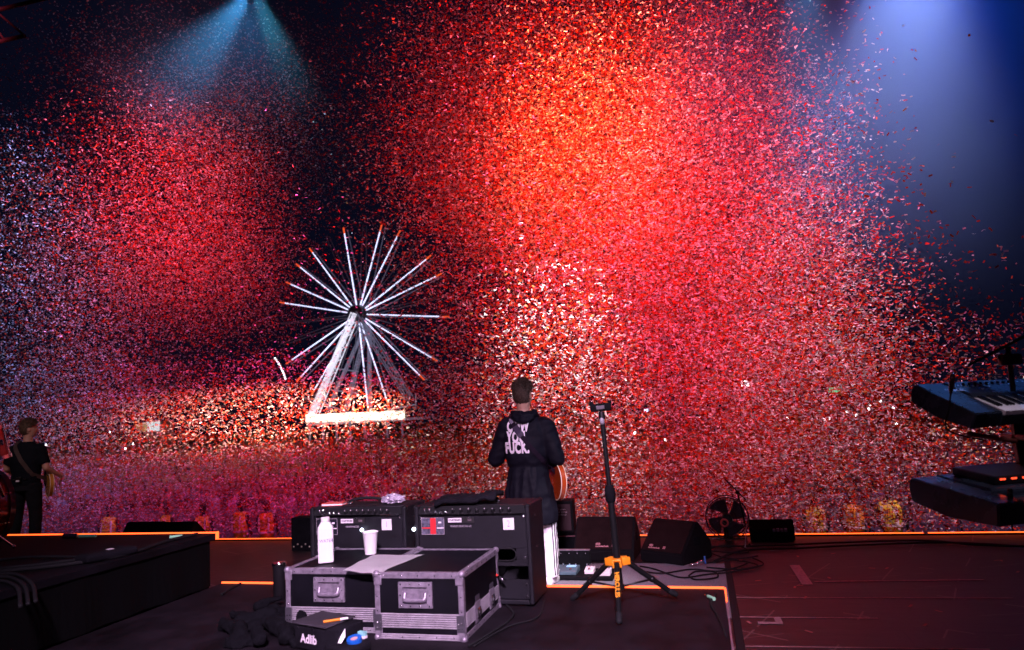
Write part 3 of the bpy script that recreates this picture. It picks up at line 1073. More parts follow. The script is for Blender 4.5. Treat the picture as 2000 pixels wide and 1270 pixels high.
for v in bm.verts:
    d = v.co.copy()
    v.co = Vector((d.x * .075, d.y * .05, max(d.z * .032, -.02))) * (1 + .35 * noise.cell(d * 3.1) * .5 + .25 * noise.noise(d * 5))
o = obj('plastic_bag', bm, mat('crumpled_plastic', (.20, .17, .24), .15, color2=(.6, .55, .65), vscale=25), loc=(-2.06, 4.32, RZ + .628), autos=25, smooth=True)
tag(o, 'small crumpled clear plastic bag on the left amplifier beside the handle', 'bag')

# ================================================================== FLIGHT CASES
RIDGE = mat('ridged_aluminium', (.50, .46, .52), .4, .35, var=.25, vscale=18)


def flight_case(label, x0, x1, y0, y1, z0, z1, band):
    W, D, H_ = x1 - x0, y1 - y0, z1 - z0
    t = thing('flight_case', label, 'flight case', ((x0 + x1) / 2, y0, z0), 0, 'flight cases in the foreground')
    w2 = W / 2
    bm = bmesh.new(); box(bm, -w2 + .003, w2 - .003, .003, D - .003, .004, H_ - .003)
    obj('case_body', bm, LAMI, t)
    a = .030
    bm = bmesh.new()
    # extruded edges, a little proud of the laminate
    for sx in (-1, 1):
        for (ya, yb) in ((0, a), (D - a, D)):
            box(bm, min(sx * w2, sx * (w2 - a)), max(sx * w2, sx * (w2 - a)), ya, yb, .03, H_ - .03, .002, 1)
    for (ya, yb) in ((-.0015, a), (D - a, D + .0015)):
        for (za, zb) in ((0, a), (H_ - a, H_ + .001)):
            box(bm, -w2 + .02, w2 - .02, ya, yb, za, zb, .002, 1)
    for sx in (-1, 1):
        for (za, zb) in ((.0005, a), (H_ - a, H_ + .002)):
            xa, xb = sorted((sx * (w2 + .0015), sx * (w2 - a)))
            box(bm, xa, xb, .02, D - .02, za, zb, .002, 1)
    obj('edge_profile', bm, ALU, t)
    # tongue and groove band where the lid closes
    bm = bmesh.new()
    for k in range(7):
        z_ = band - .035 + k * .011
        box(bm, -w2 + a, w2 - a, -.003, .004, z_, z_ + .0075, .002, 1)
        box(bm, w2 - .004, w2 + .003, a, D - a, z_, z_ + .0075, .002, 1)
    for k in range(3):
        box(bm, -w2 + a, w2 - a, -.0045, -.001, .004 + k * .010, .011 + k * .010, .002, 1)
    obj('lid_band', bm, RIDGE, t)
    # ball corners and hinge plates
    for sx in (-1, 1):
        for yy in (.008, D - .008):
            for zz in (.008, H_ - .008):
                bm = bmesh.new()
                ball(bm, (sx * (w2 - .008), yy, zz), .019, u=14, v=10)
                s_ = 1 if zz > .1 else -1
                box(bm, sx * (w2 - .02) - .022, sx * (w2 - .02) + .022, -.004 if yy < .1 else D - .002, .002 if yy < .1 else D + .004, zz - s_ * .055, zz, .002, 1)
                obj('corner', bm, ALU, t, smooth=True, autos=40)
    for sx in (-1, 1):
        bm = bmesh.new()
        xa, xb = sorted((sx * (w2 + .001), sx * (w2 - .042)))
        box(bm, xa, xb, -.0065, -.0035, band - .05, band + .035, .001, 1)
        obj('band_plate', bm, mat('plate_dark', (.20, .19, .23), .4, .8), t)
    # recessed handle dish
    hx, hz, hw, hh = -.015, (band + .03 + H_) / 2 - .004, .096, .066
    bm = bmesh.new()
    fr = [(hw, hh), (hw - .028, hh - .024)]
    q = [(-1, -1), (1, -1), (1, 1), (-1, 1)]
    O = [bm.verts.new((hx + sx * hw, -.009, hz + sz * hh)) for sx, sz in q]
    I = [bm.verts.new((hx + sx * (hw - .026), -.0125, hz + sz * (hh - .024))) for sx, sz in q]
    K = [bm.verts.new((hx + sx * (hw - .030), .0008, hz + sz * (hh - .028))) for sx, sz in q]
    OB = [bm.verts.new((hx + sx * hw, .0045, hz + sz * hh)) for sx, sz in q]
    for i in range(4):
        j = (i + 1) % 4
        bm.faces.new((O[i], O[j], I[j], I[i])); bm.faces.new((I[i], I[j], K[j], K[i])); bm.faces.new((OB[i], OB[j], O[j], O[i]))
    bm.faces.new(K)
    dish = obj('handle_dish', bm, ALU, t)
    bm = bmesh.new()
    z_ = hz - .018
    tube(bm, smooth_path([(hx - .058, -.004, z_ + .030), (hx - .058, -.016, z_ + .004), (hx - .045, -.021, z_ - .004), (hx + .045, -.021, z_ - .004), (hx + .058, -.016, z_ + .004), (hx + .058, -.004, z_ + .030)], 5), .0125, 8)
    obj('handle', bm, ALU, dish, smooth=True)
    bm = bmesh.new()
    for i in range(4):
        for s_ in (-1, 1):
            ball(bm, (hx - hw + .014 + i * (2 * hw - .028) / 3, -.0115, hz + s_ * (hh - .011)), .0048, (1, .5, 1), 8, 6)
    for s_ in (-1, 1):
        ball(bm, (hx + s_ * (hw - .012), -.0115, hz), .0048, (1, .5, 1), 8, 6)
    obj('handle_rivet', bm, CHROME, dish, smooth=True)
    bm = bmesh.new()
    def rv(x, y, z): ball(bm, (x, y, z), .0045, (1, .55, 1), 8, 6)
    for sx in (-1, 1):
        for k in range(3):
            rv(sx * (w2 - .014), -.001, band + .05 + k * (H_ - band - .10) / 2)
        for k in range(2):
            for j in range(2):
                rv(sx * (w2 - .012 - j * .018), -.007, band - .032 + k * .024)
    for k in range(5):
        x_ = -w2 + .06 + k * (W - .12) / 4
        rv(x_, -.002, H_ - .015); rv(x_, -.005, .016)
        ball(bm, (x_, .016, H_ + .001), .0045, (1, 1, .5), 8, 6)
    for k in range(7):
        y_ = .06 + k * (D - .12) / 6
        for sx in (-1, 1):
            ball(bm, (sx * (w2 - .015), y_, H_ + .002), .0045, (1, 1, .5), 8, 6)
        ball(bm, (w2 + .0015, y_, H_ - .015), .0045, (.5, 1, 1), 8, 6)
        ball(bm, (w2 + .0015, y_, .016), .0045, (.5, 1, 1), 8, 6)
    obj('rivet', bm, CHROME, t, smooth=True)
    for y_ in (.16, .42):
        bm = bmesh.new()
        box(bm, w2 + .003, w2 + .006, y_, y_ + .095, band - .055, band + .055, .002, 1)
        l_ = obj('latch', bm, ALU, t)
        bm = bmesh.new()
        box(bm, w2 + .0062, w2 + .016, y_ + .022, y_ + .073, band - .03, band + .022, .004)
        lathe(bm, [(.018, 0), (.018, .005), (.006, .007)], 14, (w2 + .016, y_ + .048, band - .004), 'X')
        obj('latch_turn', bm, CHROME, l_, smooth=True, autos=30)
        bm = bmesh.new()
        box(bm, w2 + .003, w2 + .0055, y_ + .012, y_ + .083, band + .058, band + .085, .001, 1)
        obj('strike_plate', bm, mat('plate_dark', (.20, .19, .23), .4, .8), l_)
    return t


flight_case('right of the two flight cases, with a paper sheet on its left front edge', -1.790, -1.283, 3.49, 4.125, RZ, RZ + .342, .095)
flight_case('left of the two flight cases, carrying the white carton and paper cup', -2.395, -1.802, 3.575, 4.150, RZ, RZ + .342, .095)

CT = RZ + .3455
# carton
t = thing('water_carton', 'white water carton with cap standing on the left flight case', 'carton', (-2.232, 3.745, CT), R(30))
bm = bmesh.new()
loft(bm, [((0, 0, 0), .043, .043), ((0, 0, .004), .045, .045), ((0, 0, .196), .045, .045), ((0, 0, .225), .028, .028), ((0, 0, .228), .026, .026)], 16, pw=9)
obj('carton_body', bm, WHITE, t)
bm = bmesh.new()
lathe(bm, [(.024, 0), (.025, .004), (.025, .026), (.023, .028)], 24, (0, 0, .2282))
obj('cap', bm, WHITE, t, smooth=True, autos=30)
lettering('WATER', .026, t, (0.004, -.0462, .125), UPR, mat('carton_ink', (.10, .12, .22), .6), sx=.9)
bm = bmesh.new()
for i in range(5):
    box(bm, -.0467, -.0455, -.006, .006, .03 + i * .034, .042 + i * .034, .0003, 1)
obj('printed_mark', bm, mat('carton_grey', (.45, .42, .5), .6), t)
t = thing('paper_cup', 'white paper cup standing on the left flight case', 'cup', (-2.050, 3.960, CT))
bm = bmesh.new()
prof = [(.034, .0), (.0345, .004), (.0465, .128)]
rim_t = [(.0465, .128), (.0485, .131), (.0475, .134), (.0455, .132), (.0450, .128), (.034, .010), (.001, .009)]
lathe(bm, prof + rim_t[1:], 32, cap=False)
lathe(bm, [(.001, .0005), (.034, .0005)], 32, cap=False)
obj('cup_wall', bm, PAPER, t, smooth=True, autos=40)
bm = bmesh.new()
tube(bm, [(.0475 * math.cos(a_), .0475 * math.sin(a_), .131) for a_ in [2 * PI * k / 32 for k in range(32)]], .0022, 8, closed=True)
obj('rim', bm, PAPER, t, smooth=True)
# papers
bm = bmesh.new()
P4 = [(-1.985, 3.50), (-1.745, 3.475), (-1.665, 3.90), (-2.00, 3.90)]
n_ = 14
grid = []
for i in range(n_ + 1):
    for j in range(n_ + 1):
        s_, r_ = i / n_, j / n_
        p = (Vector(P4[0]) * (1 - s_) * (1 - r_) + Vector(P4[1]) * s_ * (1 - r_) + Vector(P4[2]) * s_ * r_ + Vector(P4[3]) * (1 - s_) * r_)
        z = CT + .004 + .006 * (noise.noise(Vector((s_ * 3, r_ * 3, 0))) + .4) + .012 * max(0, s_ - .8) * r_
        if r_ < .15: z -= (.15 - r_) * .07 * (.3 + s_)
        grid.append(bm.verts.new((p.x, p.y, z)))
for i in range(n_):
    for j in range(n_):
        a_ = i * (n_ + 1) + j
        bm.faces.new((grid[a_], grid[a_ + n_ + 1], grid[a_ + n_ + 2], grid[a_ + 1]))
bmesh.ops.solidify(bm, geom=bm.faces[:], thickness=.0009)
tag(obj('paper_sheet', bm, PAPER, smooth=True, autos=40), 'creased white sheet of paper lying across both flight cases', 'paper')

# tumbler
t = thing('tumbler', 'tall black tumbler with a shiny lid standing left of the flight cases', 'tumbler', (-2.86, 4.20, RZ))
bm = bmesh.new()
lathe(bm, [(.036, 0), (.039, .004), (.044, .20), (.047, .225)], 32)
obj('tumbler_body', bm, mat('tumbler_black', (.012, .011, .014), .4, .2), t, smooth=True, autos=40)
bm = bmesh.new()
lathe(bm, [(.048, .2255), (.049, .233), (.046, .241), (.030, .243)], 32)
obj('lid', bm, CHROME, t, smooth=True, autos=40)

# ================================================================== TOOL POUCH
t = thing('tool_pouch', 'black tool pouch with white lettering in front of the flight cases', 'tool pouch', (-2.165, 3.30, RZ), R(-17))
bm = bmesh.new(); box(bm, 0, .31, 0, .20, .002, .125, .012, 3)
wrinkle(bm, .002, (9, 9, 9))
obj('pouch_body', bm, CLOTH, t, smooth=True)
bm = bmesh.new(); box(bm, -.008, .25, -.010, .20, .127, .139, .006, 2)
obj('flap', bm, mat('flap_cloth', (.03, .025, .035), .8, bump=.4, bscale=150, var=.3), t, smooth=True)
bm = bmesh.new(); box(bm, .245, .42, -.02, .14, .002, .055, .015, 2)
obj('side_tray', bm, CLOTH, t, smooth=True)
lettering('Adlib', .060, t, (.115, -.0028, .060), UPR, WHITEP, weight=.0018, sx=.95)
for x_ in (.035, .145):
    bm = bmesh.new()
    ball(bm, (x_, -.0025, .112), .005, (1, .5, 1), 8, 6)
    obj('stud', bm, CHROME, t, smooth=True)


def onp(x, y, z):                      # a point on the pouch in scene space
    c_, s_ = math.cos(R(-17)), math.sin(R(-17))
    return Vector((-2.165 + c_ * x - s_ * y, 3.30 + s_ * x + c_ * y, RZ + z))


p = onp(.19, .03, .1465)
t = thing('marker_pen', 'orange marker pen with white cap lying on the tool pouch', 'pen', p, rot=(0, 0, R(35)))
bm = bmesh.new(); cyl(bm, (0, 0, 0), (.085, 0, 0), .0065, n=12)
obj('barrel', bm, ORANGE, t, smooth=True, autos=40)
bm = bmesh.new(); cyl(bm, (.0851, 0, 0), (.125, 0, 0), .0072, .006, n=12)
obj('cap', bm, WHITE, t, smooth=True, autos=40)
p = onp(.365, .075, .056)
t = thing('tape_roll', 'blue roll of tape on the right end of the tool pouch', 'tape roll', p, rot=(R(14), 0, 0))
bm = bmesh.new()
lathe(bm, [(.019, 0), (.038, 0), (.038, .020), (.019, .020), (.019, 0)], 28, cap=False)
obj('roll', bm, mat('tape_blue', (.01, .12, .55), .4), t, smooth=True, autos=40)
bm = bmesh.new(); lathe(bm, [(.012, .0005), (.0188, .0005), (.0188, .018), (.0125, .018)], 20)
obj('core', bm, mat('core_pink', (.6, .35, .35), .6), t, smooth=True, autos=40)
p = onp(.310, .020, .066)
bm = bmesh.new()
poly_prism(bm, [(-.03, 0, 0), (.02, -.012, -.004), (.032, .02, .010), (.022, .055, .03), (-.012, .06, .034)], (0, 0, .0015))
tag(obj('paper_tag', bm, PAPER, loc=p, rot=(R(20), R(-8), 0)), 'torn white paper tag between the pen and the blue tape roll', 'tag')
p = onp(.36, .135, .056)
t = thing('battery_pack', 'small pale turquoise box behind the blue tape roll', 'box', p, R(-10))
bm = bmesh.new(); box(bm, -.022, .022, -.012, .012, 0, .034, .003)
obj('case_body', bm, mat('turquoise', (.25, .60, .58), .5), t)
bm = bmesh.new(); box(bm, -.0225, .0225, -.0125, .0125, .0005, .013, .001)
obj('label_band', bm, WHITEP, t)
p = onp(.43, .03, .018)
t = thing('cable_connector', 'shiny cable connector at the right end of the tool pouch', 'connector', p, R(30))
bm = bmesh.new(); cyl(bm, (0, 0, 0), (.04, 0, .004), .0105, n=14)
obj('shell', bm, CHROME, t, smooth=True, autos=40)
bm = bmesh.new(); tube(bm, smooth_path([(0, 0, 0), (-.05, -.03, 0), (-.14, -.10, -.01)]), .0055)
obj('lead', bm, RUBBER, t, smooth=True)

# crumpled dark jacket on the floor
rj = random.Random(6)
bm = bmesh.new()
jp = [(448, 1236), (470, 1250), (500, 1222), (505, 1262), (535, 1238), (545, 1205), (560, 1255), (572, 1215), (590, 1240), (525, 1190), (470, 1215), (600, 1262)]
J0 = onz(525, 1235, RZ)
for k, (u, v) in enumerate(jp):
    q = onz(u, v, RZ) - J0
    a_ = rj.uniform(0, PI)
    d = Vector((math.cos(a_), math.sin(a_) * .7, 0)) * rj.uniform(.05, .11)
    r_ = rj.uniform(.028, .05)
    h_ = r_ + rj.uniform(0, .035) * (1 if u > 490 else .3)
    capsule(bm, q - d + Vector((0, 0, h_ * .7)), q + d + Vector((0, 0, h_)), r_, r_ * rj.uniform(.6, 1), 12)
for k in range(7):                       # creased flaps between the lumps
    u, v = rj.uniform(445, 590), rj.uniform(1205, 1262)
    q = onz(u, v, RZ) - J0
    loft(bm, [(q + Vector((0, 0, .002)), .09, .06), (q + Vector((.01, 0, .04)), .07, .05), (q + Vector((.02, .01, .055)), .03, .02)], 14)
b2 = remeshed(bm, .009, 3)
for v in b2.verts:
    v.co.z = max(v.co.z, .002)
wrinkle(b2, .013, (11, 9, 16), 2)
wrinkle(b2, .006, (30, 22, 34), 5)
o = obj('crumpled_jacket', b2, mat('dark_canvas', (.004, .004, .006), .9, bump=.4, bscale=120), smooth=True, loc=J0)
tag(o, 'crumpled dark jacket thrown on the riser left of the tool pouch', 'jacket')

# ================================================================== TRIPOD STAND
sb = Vector((-.55, 4.15, RZ))
t = thing('tripod_stand', 'black tripod stand with an orange hub beside the right amplifier', 'stand', sb, rot=(0, R(-2.0), 0))
hz = .262
bm = bmesh.new()
cyl(bm, (0, 0, .10), (0, 0, .64), .0205, n=16); 
obj('lower_pole', bm, BLACKM, t, smooth=True, autos=40)
bm = bmesh.new()
cyl(bm, (0, 0, .66), (0, 0, 1.10), .0145, n=14); cyl(bm, (0, 0, 1.09), (0, 0, 1.135), .022, .018, n=14)
obj('upper_pole', bm, BLACKM, t, smooth=True, autos=40)
bm = bmesh.new()
lathe(bm, [(.022, .60), (.030, .615), (.031, .67), (.026, .69), (.021, .70)], 18)
obj('clutch', bm, MATTE, t, smooth=True, autos=30)
# orange hub: three lobes
feet = [onz(1210, 1222, RZ), onz(1119, 1172, RZ), onz(1321, 1172, RZ)]
loc = [Vector((f_.x - sb.x, f_.y - sb.y, 0.012)) for f_ in feet]
bm = bmesh.new()
lathe(bm, [(.030, hz - .022), (.034, hz - .018), (.034, hz + .018), (.030, hz + .022)], 18)
for q in loc:
    a_ = math.atan2(q.y, q.x)
    mt = Matrix.Rotation(a_, 4, 'Z')
    for s_ in (-1, 1):
        box(bm, .012, .072, s_ * .021 - .006, s_ * .021 + .006, hz - .024, hz + .020, .004, 2, mtx=mt)
    box(bm, .012, .062, -.024, .024, hz + .008, hz + .022, .005, 2, mtx=mt)
obj('hub', bm, ORANGE, t, smooth=True, autos=35)
YF = mat('yellow_print', (.9, .35, .02), .5)
for i, q in enumerate(loc):
    d = Vector((q.x, q.y, 0)).normalized()
    a_ = d * .055 + Vector((0, 0, hz - .006))
    b_ = q + Vector((0, 0, .004))
    bm = bmesh.new()
    m_ = a_.lerp(b_, .88)
    cyl(bm, a_, m_, .0165, .0155, n=12)
    lg = obj('leg', bm, BLACKM, t, smooth=True, autos=40)
    bm = bmesh.new()
    capsule(bm, m_, b_ + Vector((0, 0, .006)), .0185, .017, 12)
    obj('rubber_foot', bm, RUBBER, lg, smooth=True)
    bm = bmesh.new()
    s_ = Vector((0, 0, .118)); e_ = a_.lerp(b_, .52)
    cyl(bm, s_ + d * .02, e_, .006, n=8); ball(bm, e_, .020, u=10, v=8)
    obj('brace', bm, BLACKM, t, smooth=True)
    if i == 0:
        # bold maker's lettering running down the front leg
        ld = (b_ - a_).normalized()
        up = Vector((-1, 0, 0)).cross(ld).normalized()
        nrm = Vector((0, -1, 0)); nrm = (nrm - ld * nrm.dot(ld)).normalized()
        yy = nrm.cross(ld).normalized()
        bm = text_mesh('HERCULES', .034, 1.0, 0, .0015)
        mt = Matrix((ld, yy, nrm)).transposed().to_4x4()
        mt.translation = a_.lerp(b_, .40) + nrm * .0175
        obj('lettering', bm, YF, lg).matrix_local = mt
bm = bmesh.new(); lathe(bm, [(.020, .10), (.028, .105), (.028, .13), (.020, .135)], 16)
obj('brace_collar', bm, BLACKM, t, smooth=True, autos=30)
bm = bmesh.new()
box(bm, -.062, .062, -.022, .022, 1.137, 1.185, .007, 2)
box(bm, -.066, -.045, -.018, .018, 1.180, 1.200, .005, 2)
box(bm, .045, .066, -.018, .018, 1.180, 1.200, .005, 2)
hb = obj('yoke', bm, MATTE, t, smooth=True, autos=35)
bm = bmesh.new(); box(bm, -.025, .025, -.030, -.022, 1.150, 1.172, .003)
obj('badge', bm, mat('badge_grey', (.12, .10, .12), .4), hb)
bm = bmesh.new(); ball(bm, (0, -.012, 1.08), .016, (1, 1, 1.5), 12, 8)
obj('release_button', bm, mat('grey_plastic', (.3, .28, .32), .3), t, smooth=True)


# ================================================================== MONITOR WEDGES
def wedge(label, x, y, rz, wd, ht, dp, logo, side='right', z=0.003, back=False, lean=.62):
    """grille leans back and faces -y"""
    t = thing('monitor_wedge', label, 'monitor speaker', (x, y, z), rz, 'black monitor wedges on the stage')
    sec = [(0, 0), (dp, 0), (dp, ht * .45), (dp * lean, ht), (dp * lean - .05, ht), (0, .10)]
    bm = bmesh.new()
    poly_prism(bm, [(-wd / 2, a_, b_) for a_, b_ in sec], (wd, 0, 0))
    bmesh.ops.bevel(bm, geom=bm.edges[:], offset=.010, segments=2, affect='EDGES')
    body = obj('cabinet', bm, mat('wedge_paint', (.009, .008, .010), .6, bump=.4, bscale=300), t)
    g0, g1 = Vector((0, 0, .10)), Vector((0, dp * lean - .05, ht))
    d = (g1 - g0).normalized(); n_ = Vector((0, -d.z, d.y))
    bm = bmesh.new()
    a_, b_ = g0 + d * .018, g1 - d * .018
    e = wd / 2 - .02
    poly_prism(bm, [a_ + Vector((-e, 0, 0)) + n_ * .002, a_ + Vector((e, 0, 0)) + n_ * .002, b_ + Vector((e, 0, 0)) + n_ * .002, b_ + Vector((-e, 0, 0)) + n_ * .002], n_ * .006)
    gr = obj('grille', bm, DARKRED, t)
    if logo:
        bm = text_mesh('d&b', .030, 1, 0, .001, 'LEFT')
        mt = Matrix(((1, 0, 0), d, n_)).transposed().to_4x4()
        mt.translation = a_ + d * .055 + n_ * .0092 + Vector((-.08 if side == 'right' else -.16, 0, 0))
        obj('lettering', bm, mat('logo_print', (.8, .35, .38), .6), gr).matrix_local = mt
        bm = text_mesh('audiotechnik', .026, 1, 0, .0008, 'LEFT')
        for i in range(2):
            for j in range(2):
                bmesh.ops.create_grid(bm, x_segments=1, y_segments=1, size=.006, matrix=Matrix.Translation((.175 + i * .015, .004 + j * .015, 0)))
        mt = mt.copy(); mt.translation = a_ + d * .030 + n_ * .0092 + Vector((-.08 if side == 'right' else -.16, 0, 0))
        obj('lettering', bm, mat('logo_print', (.8, .35, .38), .6), gr).matrix_local = mt
    for s_ in (-1, 1):
        bm = bmesh.new()
        box(bm, s_ * wd / 2 - .002, s_ * wd / 2 + .002, dp * .42, dp * .62, ht * .42, ht * .62, .0015, 1)
        sh = obj('side_handle', bm, MATTE, t)
    return t


def orient(pl, pr):                    # centre, width and heading from two floor corners
    d = pr - pl
    return (pl + pr) / 2, d.length, math.atan2(d.y, d.x)


c0, wd_, rz_ = orient(onz(1121, 1096, 0), onz(1239, 1098, 0))
wedge('black monitor wedge with its grille facing the amplifiers, behind the tripod stand', c0.x, c0.y, rz_, wd_, .40, .46, True)
c0 = onz(1279, 1106, 0)
wedge('black monitor wedge turned sideways at the right of the tripod stand', -.52, 7.02, R(-32), .50, .375, .52, True, 'left')
bm = bmesh.new(); 
# rear connector lights of the turned wedge
t = thing('cable_plug', 'cluster of plugs and cables at the foot of the turned wedge', 'plugs', (-.19, 6.86, 0.004))
bm = bmesh.new()
for i, (x_, y_) in enumerate(((-.06, 0), (-.02, -.02), (.02, .01))):
    cyl(bm, (x_, y_, .03 + i * .012), (x_ + .05, y_ - .02, .035 + i * .012), .012, n=10)
obj('plug_shell', bm, CHROME, t, smooth=True)
bm = bmesh.new(); cyl(bm, (.09, .02, .03), (.085, .03, .10), .008, n=8)
obj('blue_sleeve', bm, mat('sleeve_blue', (.05, .15, .5), .5), t)
# two low wedges beyond the drum riser, tops just visible
for (ua, ub, lab) in ((236, 300, 'left of the two low black wedges seen over the drum riser edge'), (302, 362, 'right of the two low black wedges seen over the drum riser edge')):
    a_, b_ = ony(ua, 1040, 7.6), ony(ub, 1040, 7.6)
    tp = ony((ua + ub) / 2, 1021, 7.7).z
    wedge(lab, (a_.x + b_.x) / 2, 7.55, 0, abs(b_.x - a_.x) + .06, tp, .45, False, lean=.5)
# wedge seen from behind with its connector panel
a_, b_ = onz(1469, 1053, 0), onz(1546, 1053, 0)
t = wedge('small black monitor wedge with a connector panel at the stage edge behind the fan', (a_.x + b_.x) / 2 , a_.y + .02, R(0), .46, .225, .10 + .0, False, lean=.9)
t.location.y = 8.10
bm = bmesh.new()
for i, x_ in enumerate((.02, .06, .10, .14)):
    box(bm, x_ - .014, x_ + .014, -.004, .03, .075 + .0, .075 + .03 + .006 * (i % 2), .002, 1)
obj('connector', bm, mat('connector_face', (.7, .65, .75), .4, color2=(.1, .1, .12), vscale=40), t, loc=(0, -.02, .03))
# small speaker behind the musician's leg, standing on a low case
t = thing('practice_amplifier', 'small upright cabinet with pale text behind the white trouser leg', 'amplifier', (-1.70, 7.80, .165), R(3))
bm = bmesh.new(); box(bm, -.22, .19, 0, .2, .001, .36, .012)
obj('cabinet', bm, mat('wedge_paint', (.022, .020, .022), .6), t)
bm = bmesh.new(); box(bm, -.19, .16, -.006, -.001, .03, .32, .002, 1)
fc = obj('front_panel', bm, mat('panel_maroon', (.05, .018, .026), .6), t)
for i, s_ in enumerate(('it\'s gonna', 'never change', 'not change')):
    lettering(s_, .026, fc, (.055, -.0072, .265 - i * .030), UPR, mat('text_grey', (.5, .4, .45), .6))
t = thing('low_case', 'long low black case under the small cabinet', 'case', (-1.55, 7.72, .003), R(2))
bm = bmesh.new(); box(bm, -.42, .28, 0, .36, 0, .157, .01)
obj('case_body', bm, MATTE, t)
bm = bmesh.new(); box(bm, -.41, .27, -.002, .002, .14, .150)
obj('metal_trim', bm, mat('dull_red_trim', (.25, .1, .12), .5, .3), t)

# ================================================================== PEDALBOARD
t = thing('pedalboard', 'black pedalboard case with raised lid behind the tripod stand', 'pedalboard', (-1.52, 6.30, .013), R(-1))
bm = bmesh.new(); box(bm, -.25, .62, 0, .36, .001, .03, .006)
obj('base', bm, MATTE, t)
bm = bmesh.new(); box(bm, -.22, .36, .36, .40, .0, .19, .006)
ld = obj('lid', bm, MATTE, t)
bm = bmesh.new(); box(bm, -.22, .36, .357, .403, .1905, .198)
obj('lid_trim', bm, ALU, ld)
bm = bmesh.new()
for i in range(7):
    ball(bm, (-.16 + i * .08, .357, .165), .005, (1, .5, 1), 8, 6)
obj('lid_rivet', bm, ALU, ld, smooth=True)


def pedal(label, x, y, wd, dp, m, n):
    t = thing('effects_pedal', label, 'pedal', (x, y, .0455), R(-1), 'effects pedals on the board')
    bm = bmesh.new()
    vs = box(bm, -wd / 2, wd / 2, 0, dp, 0, .05, .005)
    for v in vs:
        if v.is_valid and v.co.z > .03 and v.co.y < dp * .5: v.co.z -= .018
    obj('housing', bm, m, t)
    bm = bmesh.new()
    for i in range(n):
        x_ = (i - (n - 1) / 2) * wd / n
        cyl(bm, (x_, dp * .8, .051), (x_, dp * .8, .072), .009, .008, 10)
    obj('knob', bm, CHROME, t, smooth=True, autos=40)
    bm = bmesh.new()
    for i in range(max(1, n // 2)):
        x_ = (i - (max(1, n // 2) - 1) / 2) * wd / max(1, n // 2)
        cyl(bm, (x_, dp * .25, .03), (x_, dp * .22, .048), .012, .012, 12)
    obj('footswitch', bm, CHROME, t, smooth=True, autos=40)
    return t


m_ = mat('multi_fx', (.10, .16, .20), .4, .3)
p1 = pedal('wide blue grey effects unit beside the white trouser leg', -1.42, 6.36, .36, .20, m_, 6)
bm = bmesh.new(); box(bm, .07, .16, .09, .16, .0505, .056, .002, 1)
obj('screen', bm, mat('fx_screen', (.3, .5, .7), .3, emit=(.35, .6, 1), es=.5), p1)
for i in range(2):
    bm = bmesh.new(); box(bm, -.15 + i * .10, -.08 + i * .10, .03, .045, .034, .042, .001, 1)
    obj('indicator', bm, mat('fx_leds', (.7, .8, 1), .3, emit=(.7, .85, 1), es=1.2), p1)
pedal('left one of the two small white pedals', -1.13, 6.40, .085, .12, mat('pedal_white', (.8, .7, .75), .5), 3)
pedal('right one of the two small white pedals, nearest to the tripod stand', -.985, 6.33, .115, .12, mat('pedal_white', (.8, .7, .75), .5), 3)

# ================================================================== FAN AND MICROPHONE STAND
fc = ony(1420, 1011, 8.05)
t = thing('floor_fan', 'round black floor fan standing at the stage edge', 'fan', (fc.x, 8.05, 0.002))
fz = fc.z
FR = (ony(1463, 1011, 8.05) - fc).length
bm = bmesh.new()
for yy, k in ((-.09, .98), (.09, .98), (-.11, .72), (-.125, .42), (.11, .72)):
    tube(bm, [(FR * k * math.cos(a_), yy, fz + FR * k * math.sin(a_)) for a_ in [2 * PI * i / 40 for i in range(40)]], .006 if k > .9 else .003, 6, closed=True)
for i in range(44):
    a_ = 2 * PI * i / 44
    c_, s_ = math.cos(a_), math.sin(a_)
    tube(bm, [(.05 * c_, -.13, fz + .05 * s_), (FR * .72 * c_, -.11, fz + FR * .72 * s_), (FR * .98 * c_, -.09, fz + FR * .98 * s_), (FR * .98 * c_, .09, fz + FR * .98 * s_), (FR * .5 * c_, .12, fz + FR * .5 * s_)], .0022, 4)
obj('cage', bm, mat('fan_black', (.03, .03, .04), .4, .3), t, smooth=True)
for k in range(4):
    bm = bmesh.new()
    a0 = R(20) + k * PI / 2
    rows = []
    for i in range(7):
        rr = .05 + (FR * .88 - .05) * i / 6
        row = []
        for j in range(7):
            aa = a0 + (j / 6 - .5) * R(62) + .25 * i / 6
            row.append(bm.verts.new((rr * math.cos(aa), (j / 6 - .5) * .09, fz + rr * math.sin(aa))))
        rows.append(row)
    for i in range(6):
        for j in range(6):
            bm.faces.new((rows[i][j], rows[i + 1][j], rows[i + 1][j + 1], rows[i][j + 1]))
    bmesh.ops.solidify(bm, geom=bm.faces[:], thickness=.003)
    obj('blade', bm, mat('fan_blade', (.09, .09, .14), .3), t, smooth=True)
bm = bmesh.new(); lathe(bm, [(.05, -.135), (.055, -.12), (.05, .02)], 20, (0, 0, fz), 'Y')
hbm = obj('motor', bm, BLACKM, t, smooth=True, autos=40)
bm = bmesh.new(); tube(bm, [(-.035 + .036 * math.cos(a_), -.142, fz - .035 + .036 * math.sin(a_)) for a_ in [2 * PI * i / 20 for i in range(20)]], .010, 8, closed=True)
obj('badge_ring', bm, mat('ring_red_lit', (.8, .12, .12), .4), hbm, smooth=True)  # red stage light is put into the ring's colour
bm = bmesh.new()
box(bm, -.02, .02, .10, .14, .03, fz - FR * .2, .005)
tube(bm, [(-.20, -.16, .012), (-.20, .18, .012), (.20, .18, .012), (.20, -.16, .012)], .012, 8)
box(bm, -.05, .05, .09, .16, .02, .20, .01)
obj('foot_stand', bm, BLACKM, t, smooth=True, autos=30)

